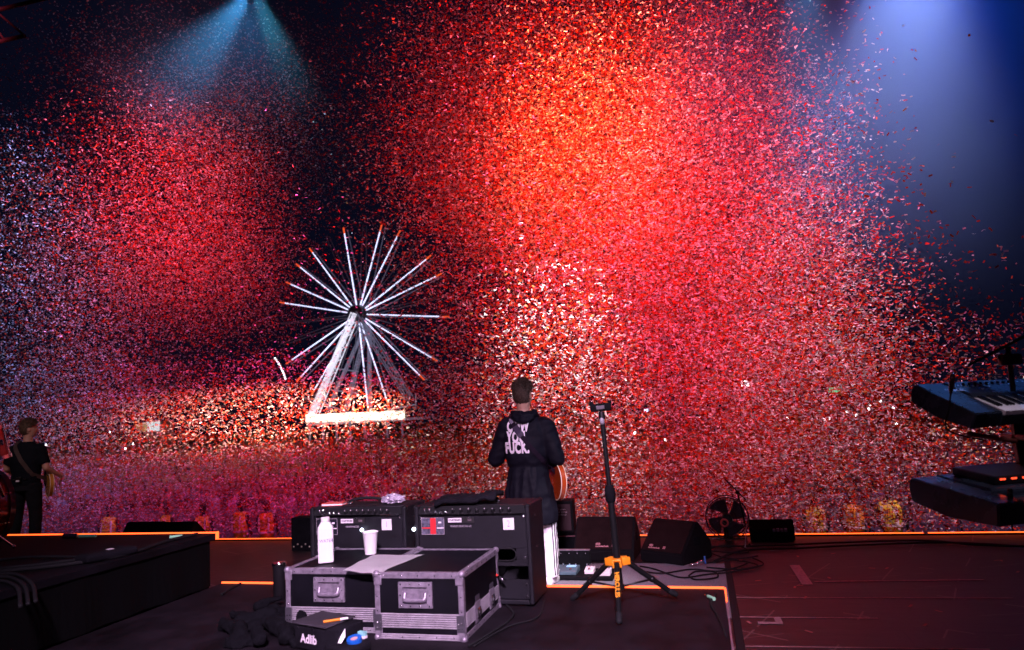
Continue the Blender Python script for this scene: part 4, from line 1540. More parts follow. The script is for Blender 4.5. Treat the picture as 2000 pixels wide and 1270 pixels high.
p = onz(1463, 1056, 0)
t = thing('microphone_stand', 'thin black boom stand between the fan and the small wedge', 'microphone stand', (p.x - .02, 8.0, 0.002))
zt = ony(1452, 962, 8.0).z
bm = bmesh.new(); cyl(bm, (0, 0, .12), (-.06, 0, zt), .009, n=10)
obj('upright', bm, BLACKM, t, smooth=True)
bm = bmesh.new(); e_ = ony(1415, 935, 8.0) - Vector((p.x - .02, 8.0, .002)); cyl(bm, (.02, 0, zt - .08), e_, .007, n=8); cyl(bm, (-.065, -.012, zt - .005), (-.055, .015, zt + .01), .02, n=10)
obj('boom', bm, BLACKM, t, smooth=True)
for a_ in (-100, 25, 150):
    bm = bmesh.new(); d = Vector((math.cos(R(a_)), math.sin(R(a_)), 0))
    cyl(bm, (0, 0, .20), d * .26 + Vector((0, 0, .012)), .006, n=8); ball(bm, d * .26 + Vector((0, 0, .012)), .012, u=8, v=6)
    obj('leg', bm, ALU if a_ == -100 else BLACKM, t, smooth=True)

p = ony(592, 1052, 7.7)
t = thing('stage_box', 'small black connection box at the stage edge left of the amplifiers', 'stage box', (p.x, 7.7, .003))
hx = ony(592, 1012, 7.7).z
bm = bmesh.new(); box(bm, -.17, .17, 0, .2, 0, hx, .012)
obj('case_body', bm, MATTE, t)
for i in range(5):
    bm = bmesh.new(); ball(bm, (-.13 + i * .055, -.006, .05 + .03 * (i % 2)), .011, (1, .6, 1), 8, 6)
    obj('socket', bm, mat('socket_metal', (.6, .5, .4), .3, .7), t, smooth=True)

# ================================================================== KEYBOARDS
NAVYK = mat('keyboard_shell', (.035, .045, .07), .28, .2, coat=.4, var=.15, vscale=4)
DARKK = mat('keyboard_side', (.012, .012, .016), .35)


def keyboard(label, n0, n1, ln, thick, z_n, z_f, white_from, big=False):
    """n0: near left top corner, n1: far left top corner (scene points); long side runs to +x"""
    dep = n1 - n0
    L_ = Vector((-dep.y, dep.x, 0)).normalized() * -1     # to the player's right
    if L_.x < 0: L_ = -L_
    L_.z = 0
    up = dep.normalized().cross(L_).normalized()
    if up.z < 0: up = -up
    yv = up.cross(L_).normalized()
    mt = Matrix((L_.normalized(), yv, up)).transposed().to_4x4(); mt.translation = n0
    D_ = dep.length
    o = thing('keyboard', label, 'keyboard', (0, 0, 0), group='stage keyboards')
    o.matrix_world = mt
    bm = bmesh.new()
    # shell: low key tray at the front, raised panel at the back, thick end cheek
    kd = .17
    CW = .148 if big else .20
    sec = [(0, -thick * .75), (D_ * .55, -thick), (D_, -thick * .85), (D_ + .015, -thick * .3), (D_, .016), (kd + .02, .016), (kd, .001), (kd, -.022), (0, -.022)]
    poly_prism(bm, [(CW + .002, a_, b_) for a_, b_ in sec], (ln, 0, 0))
    bmesh.ops.bevel(bm, geom=bm.edges[:], offset=.004, segments=2, affect='EDGES')
    obj('shell', bm, NAVYK, o)
    bm = bmesh.new()
    sec = [(0, -thick * .8), (D_ * .55, -thick * 1.02), (D_ + .0, -thick * .85), (D_ + .02, -thick * .3), (D_ + .005, .012), (kd, .004), (0, 0)]
    poly_prism(bm, [(0, a_, b_) for a_, b_ in sec], (CW, 0, 0))
    bmesh.ops.bevel(bm, geom=bm.edges[:], offset=.006, segments=3, affect='EDGES')
    obj('end_cheek', bm, NAVYK, o)
    if not big:
        n_w = 38
        kw = .0235
        for i in range(n_w):
            bm = bmesh.new(); box(bm, .008 + CW + i * kw, .008 + CW + i * kw + kw - .001, -.004, kd - .004, -.020, .004, .0015, 1)
            obj('white_key', bm, mat('key_white', (.85, .8, .85), .25), o)
            if i % 7 not in (2, 6):
                bm = bmesh.new(); box(bm, .008 + CW + (i + 1) * kw - .006, .008 + CW + (i + 1) * kw + .006, .05, kd - .004, .0045, .014, .002, 1)
                obj('black_key', bm, mat('key_black', (.01, .01, .012), .2), o)
        rr = random.Random(2)
        bm = bmesh.new()
        for i in range(34):
            x_ = .17 + i * .019; y_ = kd + .06 + .10 * rr.random()
            if rr.random() < .75:
                box(bm, x_, x_ + .010, y_, y_ + .006, .0165, .0185)
        obj('panel_button', bm, mat('panel_print', (.55, .6, .75), .4), o)
        lettering('STAGE', .045, o, (.16, kd + .07, .0168), (0, 0, 0), mat('panel_print2', (.6, .6, .75), .4), name='lettering')
        bm = bmesh.new()
        for i in range(9):
            lathe(bm, [(.008, 0), (.008, .010), (.006, .012)], 12, (.30 + i * .045, kd + .13, .0165))
        obj('panel_knob', bm, BLACKM, o, smooth=True, autos=40)
    else:
        bm = bmesh.new()
        box(bm, .22, ln, kd + .05, D_ - .03, .017, .06, .008)
        obj('control_module', bm, DARKK, o)
        for i, x_ in enumerate((.245, .262, .31, .327, .375, .392)):
            bm = bmesh.new(); box(bm, x_, x_ + .012, kd + .046, kd + .0495, .042, .049)
            obj('red_indicator', bm, mat('red_led', (.8, .1, .05), .4, emit=(1, .06, .02), es=3), o)
        bm = bmesh.new(); cyl(bm, (.13, .06, 0), (.13, .06, .035), .012, .010, 12); ball(bm, (.13, .06, .037), .011, u=10, v=8)
        obj('joystick', bm, BLACKM, o, smooth=True)
    return o


def atdepth(u, v, d):
    return Vector((0, 0, CAMZ)) + ray(u, v) * d


n0 = atdepth(1907, 808, 3.35)
n1 = atdepth(1787, 755, 3.66)
K1 = keyboard('upper blue lit stage keyboard with white keys at the right edge', n0, n1, 1.15, .105, 0, 0, 0)
# gooseneck microphone clipped to it
t = thing('gooseneck_microphone', 'slim gooseneck microphone rising in front of the upper keyboard', 'microphone', (0, 0, 0))
a_, b_ = atdepth(1856, 776, 3.33), atdepth(1861, 729, 3.33)
bm = bmesh.new()
loft(bm, [(a_, .003, .003), (a_.lerp(b_, .3), .010, .010), (a_.lerp(b_, .7), .013, .013), (a_.lerp(b_, .95), .011, .011), (b_, .004, .004)], 14)
obj('capsule', bm, mat('mic_black', (.05, .03, .04), .2, .4, coat=.5), t, smooth=True)
bm = bmesh.new(); tube(bm, smooth_path([a_, atdepth(1853, 800, 3.33), atdepth(1847, 825, 3.36), atdepth(1850, 838, 3.45), atdepth(1875, 850, 3.6), atdepth(1925, 860, 3.75)]), .004, 8)
obj('gooseneck', bm, RUBBER, t, smooth=True)
n0 = atdepth(1949, 984, 3.05)
n1 = atdepth(1779, 938, 3.55)
K2 = keyboard('lower dark keyboard with red indicators, near the right edge', n0, n1, 1.10, .13, 0, 0, 0, True)
kb = atdepth(1985, 900, 3.55)
t = thing('keyboard_stand', 'black two tier keyboard stand at the right edge', 'keyboard stand', (kb.x, kb.y, 0.002))
bm = bmesh.new(); box(bm, .02, .08, .02, .07, 0, 1.34, .006)
box(bm, .65, .71, .02, .07, 0, 1.34, .006)
obj('upright', bm, BLACKM, t)
bm = bmesh.new()
box(bm, .02, .72, -.20, .22, 1.245, 1.275, .008)
box(bm, .02, .72, -.22, .22, .83, .86, .008)
obj('support_arm', bm, BLACKM, t)
bm = bmesh.new(); box(bm, .02, .08, -.3, .35, 0, .04, .008); box(bm, .65, .71, -.3, .35, 0, .04, .008)
obj('foot', bm, BLACKM, t)
bm = bmesh.new(); q = atdepth(1895, 848, 3.5) - t.location
cyl(bm, q, q + Vector((.22, .06, -.05)), .012, n=10); ball(bm, q, .017, u=10, v=8)
obj('tier_bolt', bm, mat('bolt_red', (.25, .06, .05), .35, .5), t, smooth=True)
# slanted laptop-like screen above the keyboard
q0, q1 = atdepth(1893, 716, 3.7), atdepth(2040, 640, 3.5)
t = thing('tablet_holder', 'slanted black tablet on an arm at the top right of the keyboards', 'tablet', q0)
d = (q1 - q0)
nb = d.normalized().cross(Vector((0.25, 1, 0))).normalized()
bm = bmesh.new()
poly_prism(bm, [Vector((0, 0, 0)), d, d + ray(1960, 690).normalized() * .24, ray(1900, 712).normalized() * .24], nb * .014)
obj('tablet_body', bm, mat('tablet_black', (.002, .002, .003), .8, spec=.08), t)
bm = bmesh.new(); m_ = d * .55 + Vector((.03, .1, 0)); cyl(bm, m_, m_ + Vector((.0, .02, -.24)), .013, n=10); box(bm, m_.x - .05, m_.x + .05, m_.y - .03, m_.y + .03, m_.z - .10, m_.z - .04, .01)
obj('arm', bm, BLACKM, t, smooth=True, autos=30)
for f_ in (.2, .62, .8):
    bm = bmesh.new(); ball(bm, d * f_ + Vector((.0, -.012, -.01)), .0045, u=8, v=6)
    obj('screw', bm, CHROME, t, smooth=True)

# ================================================================== DRUMS
bc = Vector((-5.42, 3.95, DZ + .285))
t = thing('bass_drum', 'dark red bass drum with a chrome spur cut off by the left edge', 'drum', (bc.x, bc.y, DZ), R(-8))
REDSH = mat('drum_red', (.35, .03, .015), .18, .2, coat=.6, var=.3, vscale=5)
bm = bmesh.new(); lathe(bm, [(.272, -.19), (.275, -.18), (.275, .18), (.272, .19)], 48, (0, 0, .285), 'Y')
obj('shell', bm, REDSH, t, smooth=True, autos=40)
for yy in (-.205, .205):
    bm = bmesh.new(); lathe(bm, [(.27, yy - .02), (.287, yy - .02), (.287, yy + .02), (.27, yy + .02)], 48, (0, 0, .285), 'Y')
    obj('hoop', bm, mat('hoop_dark', (.10, .04, .05), .25, coat=.5), t, smooth=True, autos=40)
for k in range(8):
    a_ = R(22 + 45 * k)
    bm = bmesh.new(); p = Vector((.285 * math.cos(a_), 0, .285 + .285 * math.sin(a_)))
    ball(bm, p, .018, (1, 1.8, 1), 10, 8); cyl(bm, p + Vector((0, -.2, 0)), p + Vector((0, .2, 0)), .0035, n=6)
    obj('lug', bm, CHROME, t, smooth=True)
bm = bmesh.new(); cyl(bm, (.25, -.05, .24), (.45, .12, .012), .010, .008, 10); ball(bm, (.45, .12, .014), .014, u=8, v=6)
obj('spur', bm, CHROME, t, smooth=True)
p = atdepth(-36, 872, 4.95)
t = thing('tom_drum', 'red tom drum above the bass drum at the left edge', 'drum', p, rot=(R(12), R(-6), 0))
bm = bmesh.new(); lathe(bm, [(.15, -.11), (.152, -.10), (.152, .10), (.15, .11)], 36)
obj('shell', bm, REDSH, t, smooth=True, autos=40)
for zz in (-.11, .11):
    bm = bmesh.new(); lathe(bm, [(.148, zz - .012), (.160, zz - .012), (.160, zz + .012), (.148, zz + .012)], 36)
    obj('hoop', bm, CHROME, t, smooth=True, autos=40)
for k in range(6):
    bm = bmesh.new(); a_ = R(60 * k + 10); ball(bm, (.158 * math.cos(a_), .158 * math.sin(a_), 0), .013, (1, 1, 1.8), 8, 6)
    obj('lug', bm, CHROME, t, smooth=True)
bm = bmesh.new(); cyl(bm, (0, .02, -.10), (.02, .05, -.40), .012, n=10)
obj('mount', bm, CHROME, t, smooth=True)

# ================================================================== CABLES
rc = random.Random(11)


def cable(label, pts, r=.006, z=None, sub=8, plug=None):
    bm = bmesh.new()
    tube(bm, smooth_path(pts, sub), r, 7)
    o = obj('cable', bm, RUBBER, smooth=True)
    tag(o, label, 'cable', 'loose cables on the stage')
    return o


def pz(lst, z):
    return [onz(u, v, z) for u, v in lst]


cable('black cable running from the green plug down past the riser corner', pz([(1398, 1160), (1388, 1178), (1400, 1200), (1412, 1225)], RZ + .008) + pz([(1425, 1268)], RZ - .02), .007)
p = onz(1386, 1166, RZ + .012)
t = thing('jack_plug', 'jack plug with a pale green sleeve at the right corner of the riser', 'plug', p, R(-60))
bm = bmesh.new(); cyl(bm, (-.02, 0, 0), (.05, 0, 0), .009, .011, 12)
obj('sleeve', bm, mat('green_tape', (.35, .8, .5), .5), t, smooth=True, autos=40)
bm = bmesh.new(); cyl(bm, (-.055, 0, 0), (-.021, 0, 0), .0045, n=10)
obj('tip', bm, CHROME, t, smooth=True)
cable('black cable looping behind the right flight case to the amplifier', pz([(985, 1135), (975, 1165), (1003, 1200), (960, 1235), (915, 1262)], RZ + .008), .006)
cable('black cable curving along the foot of the right amplifier', pz([(1064, 1170), (1050, 1205), (990, 1225), (925, 1262)], RZ + .008), .005)
cable('short dark cable end left of the tumbler on the riser', pz([(470, 1140), (450, 1150), (432, 1162)], RZ + .009), .009)
loops = [[(1240, 1112), (1290, 1120), (1350, 1112), (1400, 1116), (1440, 1108), (1460, 1100)],
         [(1250, 1106), (1280, 1112), (1330, 1128), (1380, 1122), (1430, 1117), (1490, 1103), (1470, 1090)],
         [(1345, 1125), (1360, 1132), (1400, 1128), (1395, 1117), (1360, 1116), (1345, 1125)],
         [(1380, 1075), (1430, 1080), (1462, 1078), (1440, 1066), (1400, 1068), (1385, 1078), (1430, 1092), (1480, 1086)],
         [(1380, 1100), (1430, 1094), (1480, 1104), (1440, 1112), (1380, 1108)],
         [(1395, 1096), (1450, 1076), (1560, 1071), (1700, 1064), (1850, 1060), (2010, 1068)],
         [(1380, 1068), (1500, 1066), (1640, 1060), (1800, 1056), (1900, 1064), (2010, 1068)],
         [(1085, 1085), (1110, 1080), (1130, 1088), (1150, 1083)],
         [(1090, 1076), (1105, 1092), (1140, 1094), (1120, 1101)]]
labs = ['cable snaking from the turned wedge across the mat', 'long cable sagging in front of the turned wedge', 'single round loop of cable lying on the speckled mat',
        'coiled cable lying at the foot of the fan', 'flat loop of cable right of the turned wedge', 'long black cable curving away to the right under the keyboards',
        'long black cable running close to the front light strip', 'thin cable lying between the low case and the pedalboard', 'curled cable left of the first wedge']
for l_, lb in zip(loops, labs):
    cable(lb, pz(l_, .020 + .004 * rc.random()), .010 if 'long black' in lb else .007)
cable('long black cable lying along the edge of the drum riser', pz([(385, 1043), (330, 1056), (270, 1076), (200, 1092), (100, 1106), (-20, 1118)], DZ + .012), .012)
p = onz(348, 1048, DZ + .016)
t = thing('jack_plug', 'jack plug with a pale green sleeve on the drum riser near its right corner', 'plug', p, R(20))
bm = bmesh.new(); cyl(bm, (-.06, 0, 0), (.03, 0, 0), .012, n=12)
obj('sleeve', bm, mat('green_tape', (.35, .8, .5), .5), t, smooth=True, autos=40)
t = thing('jack_plug', 'jack plug with a dim green sleeve on the drum riser behind its far edge', 'plug', onz(170, 1047, DZ + .016), R(5))
bm = bmesh.new(); cyl(bm, (-.07, 0, 0), (.08, 0, 0), .012, n=12)
obj('sleeve', bm, mat('green_tape_dim', (.12, .4, .28), .5), t, smooth=True, autos=40)
bm = bmesh.new(); cyl(bm, (-.20, -.01, .005), (-.08, 0, 0), .02, n=12)
obj('plug_shell', bm, CHROME, t, smooth=True, autos=40)
for k, q in enumerate(([(-20, 1095), (60, 1088), (160, 1089), (100, 1100), (-20, 1112)], [(-20, 1122), (30, 1122), (62, 1140), (70, 1175)], [(-20, 1128), (20, 1128), (48, 1145), (55, 1180)], [(-20, 1134), (10, 1136), (35, 1150), (40, 1185)])):
    cable(['black cable loop lying across the drum riser', 'outermost of three dark cables hanging over the drum riser side', 'middle one of three dark cables hanging over the drum riser side', 'innermost of three dark cables hanging over the drum riser side'][k], pz(q[:3], DZ + .012) + pz(q[3:], DZ + (.012 if k == 0 else -.03)), .010)
# small pouch with a white label hung at the drum riser edge
p = onz(165 + 20, 1062, DZ)
t = thing('cable_pouch', 'soft black pouch with a small white label on the edge of the drum riser', 'pouch', (-3.78, 3.62, DZ + .0), R(78))
bm = bmesh.new(); box(bm, -.12, .22, -.08, .06, .002, .055, .022, 4)
wrinkle(bm, .004, (8, 8, 8)); obj('pouch_body', bm, CLOTH, t, smooth=True)
bm = bmesh.new(); box(bm, .05, .085, -.03, .01, .054, .0575, .001, 1)
obj('label_patch', bm, WHITEP, t)


# ================================================================== PEOPLE
def hand(bm, w_, d_, side, curl=.9, sc=1.0, palm=Vector((0, 0, -1))):
    """palm plus five bent fingers; w_: wrist, d_: direction from wrist to knuckles"""
    d = d_.normalized()
    n_ = (palm - d * palm.dot(d)).normalized()
    s_ = d.cross(n_).normalized() * side
    k = w_ + d * .085 * sc
    loft(bm, [(w_, .027 * sc, .020 * sc, s_, n_), (w_ + d * .04 * sc, .038 * sc, .018 * sc, s_, n_), (k, .041 * sc, .015 * sc, s_, n_)], 12)
    for i, (o_, ln) in enumerate(((-.031, .070), (-.011, .080), (.010, .076), (.029, .060))):
        p = k + s_ * o_ * sc - d * .004
        dd = d.copy()
        for j in range(3):
            dd = (dd * math.cos(curl * .75) + n_ * math.sin(curl * .75)).normalized()
            q = p + dd * ln * sc * (.46, .32, .26)[j]
            capsule(bm, p, q, (.0095 - .001 * j) * sc, (.0088 - .001 * j) * sc, 8)
            p = q
            # bend plane follows the finger
            n2 = (n_ - dd * n_.dot(dd))
            if n2.length > .05:
                pass
    p = w_ + d * .025 * sc - s_ * .034 * sc
    for j, dd in enumerate(((d * .6 - s_ * .7 + n_ * .35), (d * .85 - s_ * .2 + n_ * .6))):
        q = p + dd.normalized() * (.040, .032)[j] * sc
        capsule(bm, p, q, (.013 - .002 * j) * sc, (.011 - .002 * j) * sc, 8)
        p = q


def head(bm, c, yaw=0.0, sc=1.0):
    M_ = Matrix.Translation(c) @ Matrix.Rotation(yaw, 4, 'Z') @ Matrix.Scale(sc, 4)
    b = bmesh.new()
    ball(b, (0, -.008, .025), .098, (.80, 1.0, 1.02), 24, 18)        # skull
    loft(b, [((0, .030, -.105), .022, .018), ((0, .028, -.10), .038, .035), ((0, .02, -.07), .058, .062), ((0, .018, -.02), .070, .078), ((0, .012, .03), .072, .082)], 20)
    loft(b, [((0, .088, .018), .008, .006), ((0, .094, .0), .010, .012), ((0, .100, -.020), .015, .016), ((0, .090, -.032), .014, .010)], 10)
    ball(b, (0, .086, -.052), .016, (1.4, .6, .35), 10, 6)
    ball(b, (0, .084, -.060), .016, (1.3, .6, .35), 10, 6)
    ball(b, (0, .072, -.088), .022, (1.1, .8, .8), 10, 8)
    for s in (-1, 1):
        ball(b, (s * .030, .082, .024), .013, (1.4, .5, .5), 8, 6)
        ball(b, (s * .028, .080, .004), .0115, (1, .7, 1), 8, 6)
        ball(b, (s * .078, -.005, -.004), .030, (.28, .62, 1.1), 10, 8)
    loft(b, [((0, -.012, -.17), .062, .062), ((0, -.008, -.12), .058, .060), ((0, -.006, -.05), .060, .066)], 18)
    bmesh.ops.transform(b, matrix=M_, verts=b.verts)
    me = bpy.data.meshes.new('h'); b.to_mesh(me); b.free(); bm.from_mesh(me); bpy.data.meshes.remove(me)


def hair_mesh(c, yaw, sc, amp, top=1.0):
    bm = bmesh.new()
    bmesh.ops.create_icosphere(bm, subdivisions=5, radius=.1055)
    M_ = Matrix.Translation(c) @ Matrix.Rotation(yaw, 4, 'Z') @ Matrix.Scale(sc, 4)
    dele = []
    for v in bm.verts:
        d = v.co.normalized()
        # hairline: forehead in front, nape behind
        lim = -.86 if d.y < -.1 else (-.86 + (d.y + .1) * 1.5)
        lim += .10 * noise.noise(d * 9)
        if abs(d.x) > .75 and d.y > -.25: lim = max(lim, .05 + .3 * (d.y + .25))
        if d.z < lim: dele.append(v)
        r_ = 1.0 + (.02 + .10 * max(0, -d.z - .5) if d.z < 0 else .10 * d.z * top)
        q = Vector((d.x * 16, d.y * 10, d.z * 9))
        r_ += amp * (noise.noise(q) + .6 * noise.noise(q * 2.4))
        v.co = Vector((d.x * .80 * .1055 * r_, (d.y * 1.0 * .1055 - .008) * r_, d.z * .1055 * 1.02 * r_ + .027))
    bmesh.ops.delete(bm, geom=dele, context='VERTS')
    bmesh.ops.solidify(bm, geom=bm.faces[:], thickness=-.006)
    bmesh.ops.transform(bm, matrix=M_, verts=bm.verts)
    return bm


def tufts(parent, c, yaw, sc, m, n, ln, seed):
    rg = random.Random(seed)
    M_ = Matrix.Translation(c) @ Matrix.Rotation(yaw, 4, 'Z') @ Matrix.Scale(sc, 4)
    bm = bmesh.new()
    k = 0
    while k < n:
        d = Vector((rg.gauss(0, 1), rg.gauss(0, 1), rg.gauss(0, 1))).normalized()
        lim = -.84 if d.y < -.1 else (-.84 + (d.y + .1) * 1.5)
        if abs(d.x) > .75 and d.y > -.25: lim = max(lim, .05 + .3 * (d.y + .25))
        if d.z < lim: continue
        k += 1
        p = Vector((d.x * .80 * .107, d.y * .107 - .008, d.z * .107 * 1.02 + .027))
        L_ = ln * (.35 + .65 * max(0, d.z)) * rg.uniform(.6, 1.3)
        swirl = Vector((rg.gauss(0, .5), rg.gauss(.25, .4), rg.gauss(0, .3) + (.2 if d.z > .3 else -1.1)))
        t_ = (d * (.55 if d.z > .2 else .12) + swirl * .7).normalized()
        s_ = t_.cross(d)
        s_ = (s_ if s_.length > .01 else Vector((1, 0, 0))).normalized() * .0022
        q = p + t_ * L_ * .6 + d * .002
        e = q + (t_ - d * .5).normalized() * L_ * .5
        v = [bm.verts.new(M_ @ x) for x in (p - s_, p + s_, q + s_ * .8, q - s_ * .8, e)]
        bm.faces.new((v[0], v[1], v[2], v[3])); bm.faces.new((v[3], v[2], v[4]))
    return bm


def shoe(bm, p, yaw, ln=.29):
    M_ = Matrix.Translation(p) @ Matrix.Rotation(yaw, 4, 'Z')
    b = bmesh.new()
    loft(b, [((0, -.075, .0), .035, .0, (1, 0, 0), (0, 0, 1))] and [
        ((0, -.085, .035), .030, .032, (1, 0, 0), (0, 0, 1)), ((0, -.05, .055), .038, .055, (1, 0, 0), (0, 0, 1)),
        ((0, .02, .052), .040, .052, (1, 0, 0), (0, 0, 1)), ((0, .10, .035), .047, .036, (1, 0, 0), (0, 0, 1)),
        ((0, .17, .025), .044, .026, (1, 0, 0), (0, 0, 1)), ((0, .20, .02), .025, .018, (1, 0, 0), (0, 0, 1))], 14, 2.6)
    bmesh.ops.transform(b, matrix=M_, verts=b.verts)
    me = bpy.data.meshes.new('h'); b.to_mesh(me); b.free(); bm.from_mesh(me); bpy.data.meshes.remove(me)


def frame_for(p, ahead, up):
    return None


def guitar(name, label, m_top, m_side, M_, hollow=True):
    """local: body in the x-z plane, neck to +x, face to +y (away from the player's belly)"""
    t = thing(name, label, 'guitar', (0, 0, 0))
    t.matrix_world = M_
    out = []
    n_ = 56
    for i in range(n_):
        a_ = 2 * PI * i / n_
        # two bouts with a waist; neck side at +x
        x = .235 * math.cos(a_)
        k = (math.cos(a_) + 1) / 2
        wv = .195 - .045 * k - .055 * math.exp(-((x - .045) / .075) ** 2)
        z = wv * math.copysign(abs(math.sin(a_)) ** .82, math.sin(a_))
        out.append((x, z))
    bm = bmesh.new()
    poly_prism(bm, [(x, -.022, z) for x, z in out], (0, .044, 0))
    bmesh.ops.bevel(bm, geom=[e for e in bm.edges], offset=.004, segments=2, affect='EDGES')
    obj('body', bm, m_side, t, smooth=True, autos=40)
    bm = bmesh.new()
    for yy in (-.024, .024):
        q = [(x * .985, yy, z * .985) for x, z in out]
        poly_prism(bm, q, (0, -.0012 if yy < 0 else .0012, 0))
    obj('top_plate', bm, m_top, t, smooth=True, autos=40)
    for yy in (-.024, .024):
        bm = bmesh.new(); tube(bm, [(x * 1.0, yy, z * 1.0) for x, z in out], .0042, 6, closed=True)
        obj('binding', bm, mat('binding_cream', (.85, .7, .5), .4), t, smooth=True)
    bm = bmesh.new(); box(bm, .20, .66, -.006, .014, -.024, .024, .006, 2)
    nk = obj('neck', bm, mat('neck_wood', (.25, .10, .05), .4), t, smooth=True, autos=40)
    bm = bmesh.new(); box(bm, .20, .66, .0145, .020, -.025, .025)
    obj('fretboard', bm, mat('rosewood', (.04, .02, .015), .5), nk)
    bm = bmesh.new()
    poly_prism(bm, [(.66, -.004, -.025), (.70, -.004, -.04), (.83, -.004, -.036), (.85, -.004, 0), (.83, -.004, .036), (.70, -.004, .04), (.66, -.004, .025)], (0, .016, 0))
    hs = obj('headstock', bm, m_side, nk)
    for i in range(3):
        for s in (-1, 1):
            bm = bmesh.new(); ball(bm, (.71 + i * .045, .004, s * .052), .010, (1, .6, 1.3), 8, 6)
            obj('tuning_peg', bm, CHROME, hs, smooth=True)
    for x_ in (.07, -.02):
        bm = bmesh.new(); box(bm, x_ - .018, x_ + .018, .025, .034, -.042, .042, .004, 2)
        obj('pickup', bm, CHROME, t)
    bm = bmesh.new(); box(bm, -.09, -.075, .025, .040, -.042, .042, .002, 1)
    obj('bridge', bm, CHROME, t)
    return t


def ribbon(bm, pts, nrm, wd, th):
    pts = smooth_path(pts, 8)
    rows = []
    for i, p in enumerate(pts):
        tg = (pts[min(i + 1, len(pts) - 1)] - pts[max(i - 1, 0)]).normalized()
        f_ = i / (len(pts) - 1)
        n_ = nrm(f_) if callable(nrm) else nrm
        s_ = tg.cross(n_).normalized() * wd / 2
        n2 = s_.cross(tg).normalized() * th / 2
        rows.append([bm.verts.new(p + s_ + n2), bm.verts.new(p - s_ + n2), bm.verts.new(p - s_ - n2), bm.verts.new(p + s_ - n2)])
    for A_, B_ in zip(rows, rows[1:]):
        for k in range(4):
            l = (k + 1) % 4
            bm.faces.new((A_[k], A_[l], B_[l], B_[k]))
    bm.faces.new(rows[0]); bm.faces.new(rows[-1][::-1])


def on_surface(bvh, p, d, off):
    h = bvh.ray_cast(p, d)
    return (h[0] - d * off) if h[0] is not None else p


# ---- the guitarist in the middle, seen from behind
base = onz(1042, 1147, 0)
bx, by = base.x, 6.16
YW = R(4)                                   # heading
bm = bmesh.new()
HC = Vector((-.015, .03, 1.690))
head(bm, HC, R(-14), 1.04)
loft(bm, [((0, 0, .86), .15, .11), ((0, .0, 1.05), .145, .095), ((0, .01, 1.28), .17, .105), ((0, .0, 1.43), .16, .08), ((0, .01, 1.52), .07, .07)], 18)
RW, LW = Vector((.14, .30, 1.02)), Vector((-.34, .34, 1.12))
for s, el, wr in ((1, Vector((.265, -.01, 1.12)), RW), (-1, Vector((-.30, .06, 1.13)), LW)):
    sh = Vector((s * .185, 0, 1.43))
    capsule(bm, sh, el, .052, .043, 12)
    capsule(bm, el, wr, .042, .029, 12)
hand(bm, RW, Vector((-.7, .25, -.35)), 1, .5, 1, Vector((0, -1, 0)))
hand(bm, LW, Vector((-.25, .5, .4)), -1, 1.0, 1, Vector((.5, -1, 0)))
for s, hip, kn, an in ((1, Vector((.10, 0, .90)), Vector((.135, .05, .50)), Vector((.145, -.01, .09))), (-1, Vector((-.10, 0, .90)), Vector((-.14, .06, .50)), Vector((-.16, .03, .09)))):
    capsule(bm, hip, kn, .088, .060, 12)
    capsule(bm, kn, an, .058, .042, 12)
b2 = remeshed(bm, .0075, 5)
man = obj('person', b2, SKIN, smooth=True, loc=(bx, by, .003), rot=(0, 0, YW))
tag(man, 'guitarist in a black lettered jacket and white striped trousers seen from behind', 'person')
hb_ = hair_mesh(HC, R(-14), .985, .05)
me_ = bpy.data.meshes.new('x'); tb_ = tufts(None, HC, R(-14), 1.0, None, 4200, .044, 4); tb_.to_mesh(me_); hb_.from_mesh(me_)
obj('hair', hb_, mat('brown_hair', (.06, .032, .02), .6, var=.6, vscale=70, bump=.8, bscale=160), man, smooth=True)
bm = bmesh.new()
for s, a_ in ((1, Vector((.145, -.015, .0))), (-1, Vector((-.16, .03, .0)))):
    shoe(bm, a_, R(-8) * s)
obj('shoe', bm, mat('white_shoe', (.8, .76, .8), .5, var=.06), man, smooth=True)
# trousers
bm = bmesh.new()
for s, hip, kn, an in ((1, Vector((.10, 0, .88)), Vector((.135, .045, .50)), Vector((.150, -.005, .075))), (-1, Vector((-.10, 0, .88)), Vector((-.14, .055, .50)), Vector((-.165, .035, .075)))):
    loft(bm, [(hip, .085, .115), (hip.lerp(kn, .5), .088, .100), (kn, .090, .092), (kn.lerp(an, .5), .086, .086), (an + Vector((0, 0, .03)), .080, .084), (an, .076, .082)], 22)
loft(bm, [((0, 0, .80), .16, .11), ((0, 0, .95), .155, .11)], 22)
b2 = remeshed(bm, .010, 3)
wrinkle(b2, .007, (7, 7, 16), 3)
tr = obj('trousers', b2, mat('white_trousers', (.80, .76, .80), .75, bump=.15, bscale=50), man, smooth=True)
bvt = BVHTree.FromObject(tr, bpy.context.evaluated_depsgraph_get())
# three stripes down the outside of the right leg, facing back and out
for k in range(3):
    dr = Vector((math.cos(R(-52 + k * 17)), math.sin(R(-52 + k * 17)), 0))
    pts = []
    for i in range(26):
        z = .10 + i * .78 / 25
        f_ = max(0, min(1, (z - .075) / .425)) if z < .5 else 1
        cx = .150 + (.135 - .150) * f_ if z < .5 else .135 + (.10 - .135) * (z - .5) / .38
        cy = -.005 + .05 * f_ if z < .5 else .045 - .045 * (z - .5) / .38
        pts.append(on_surface(bvt, Vector((cx, cy, z)) + dr * .3, -dr, .002))
    bm = bmesh.new(); ribbon(bm, pts, dr, .010, .003)
    obj('stripe', bm, INK, tr)
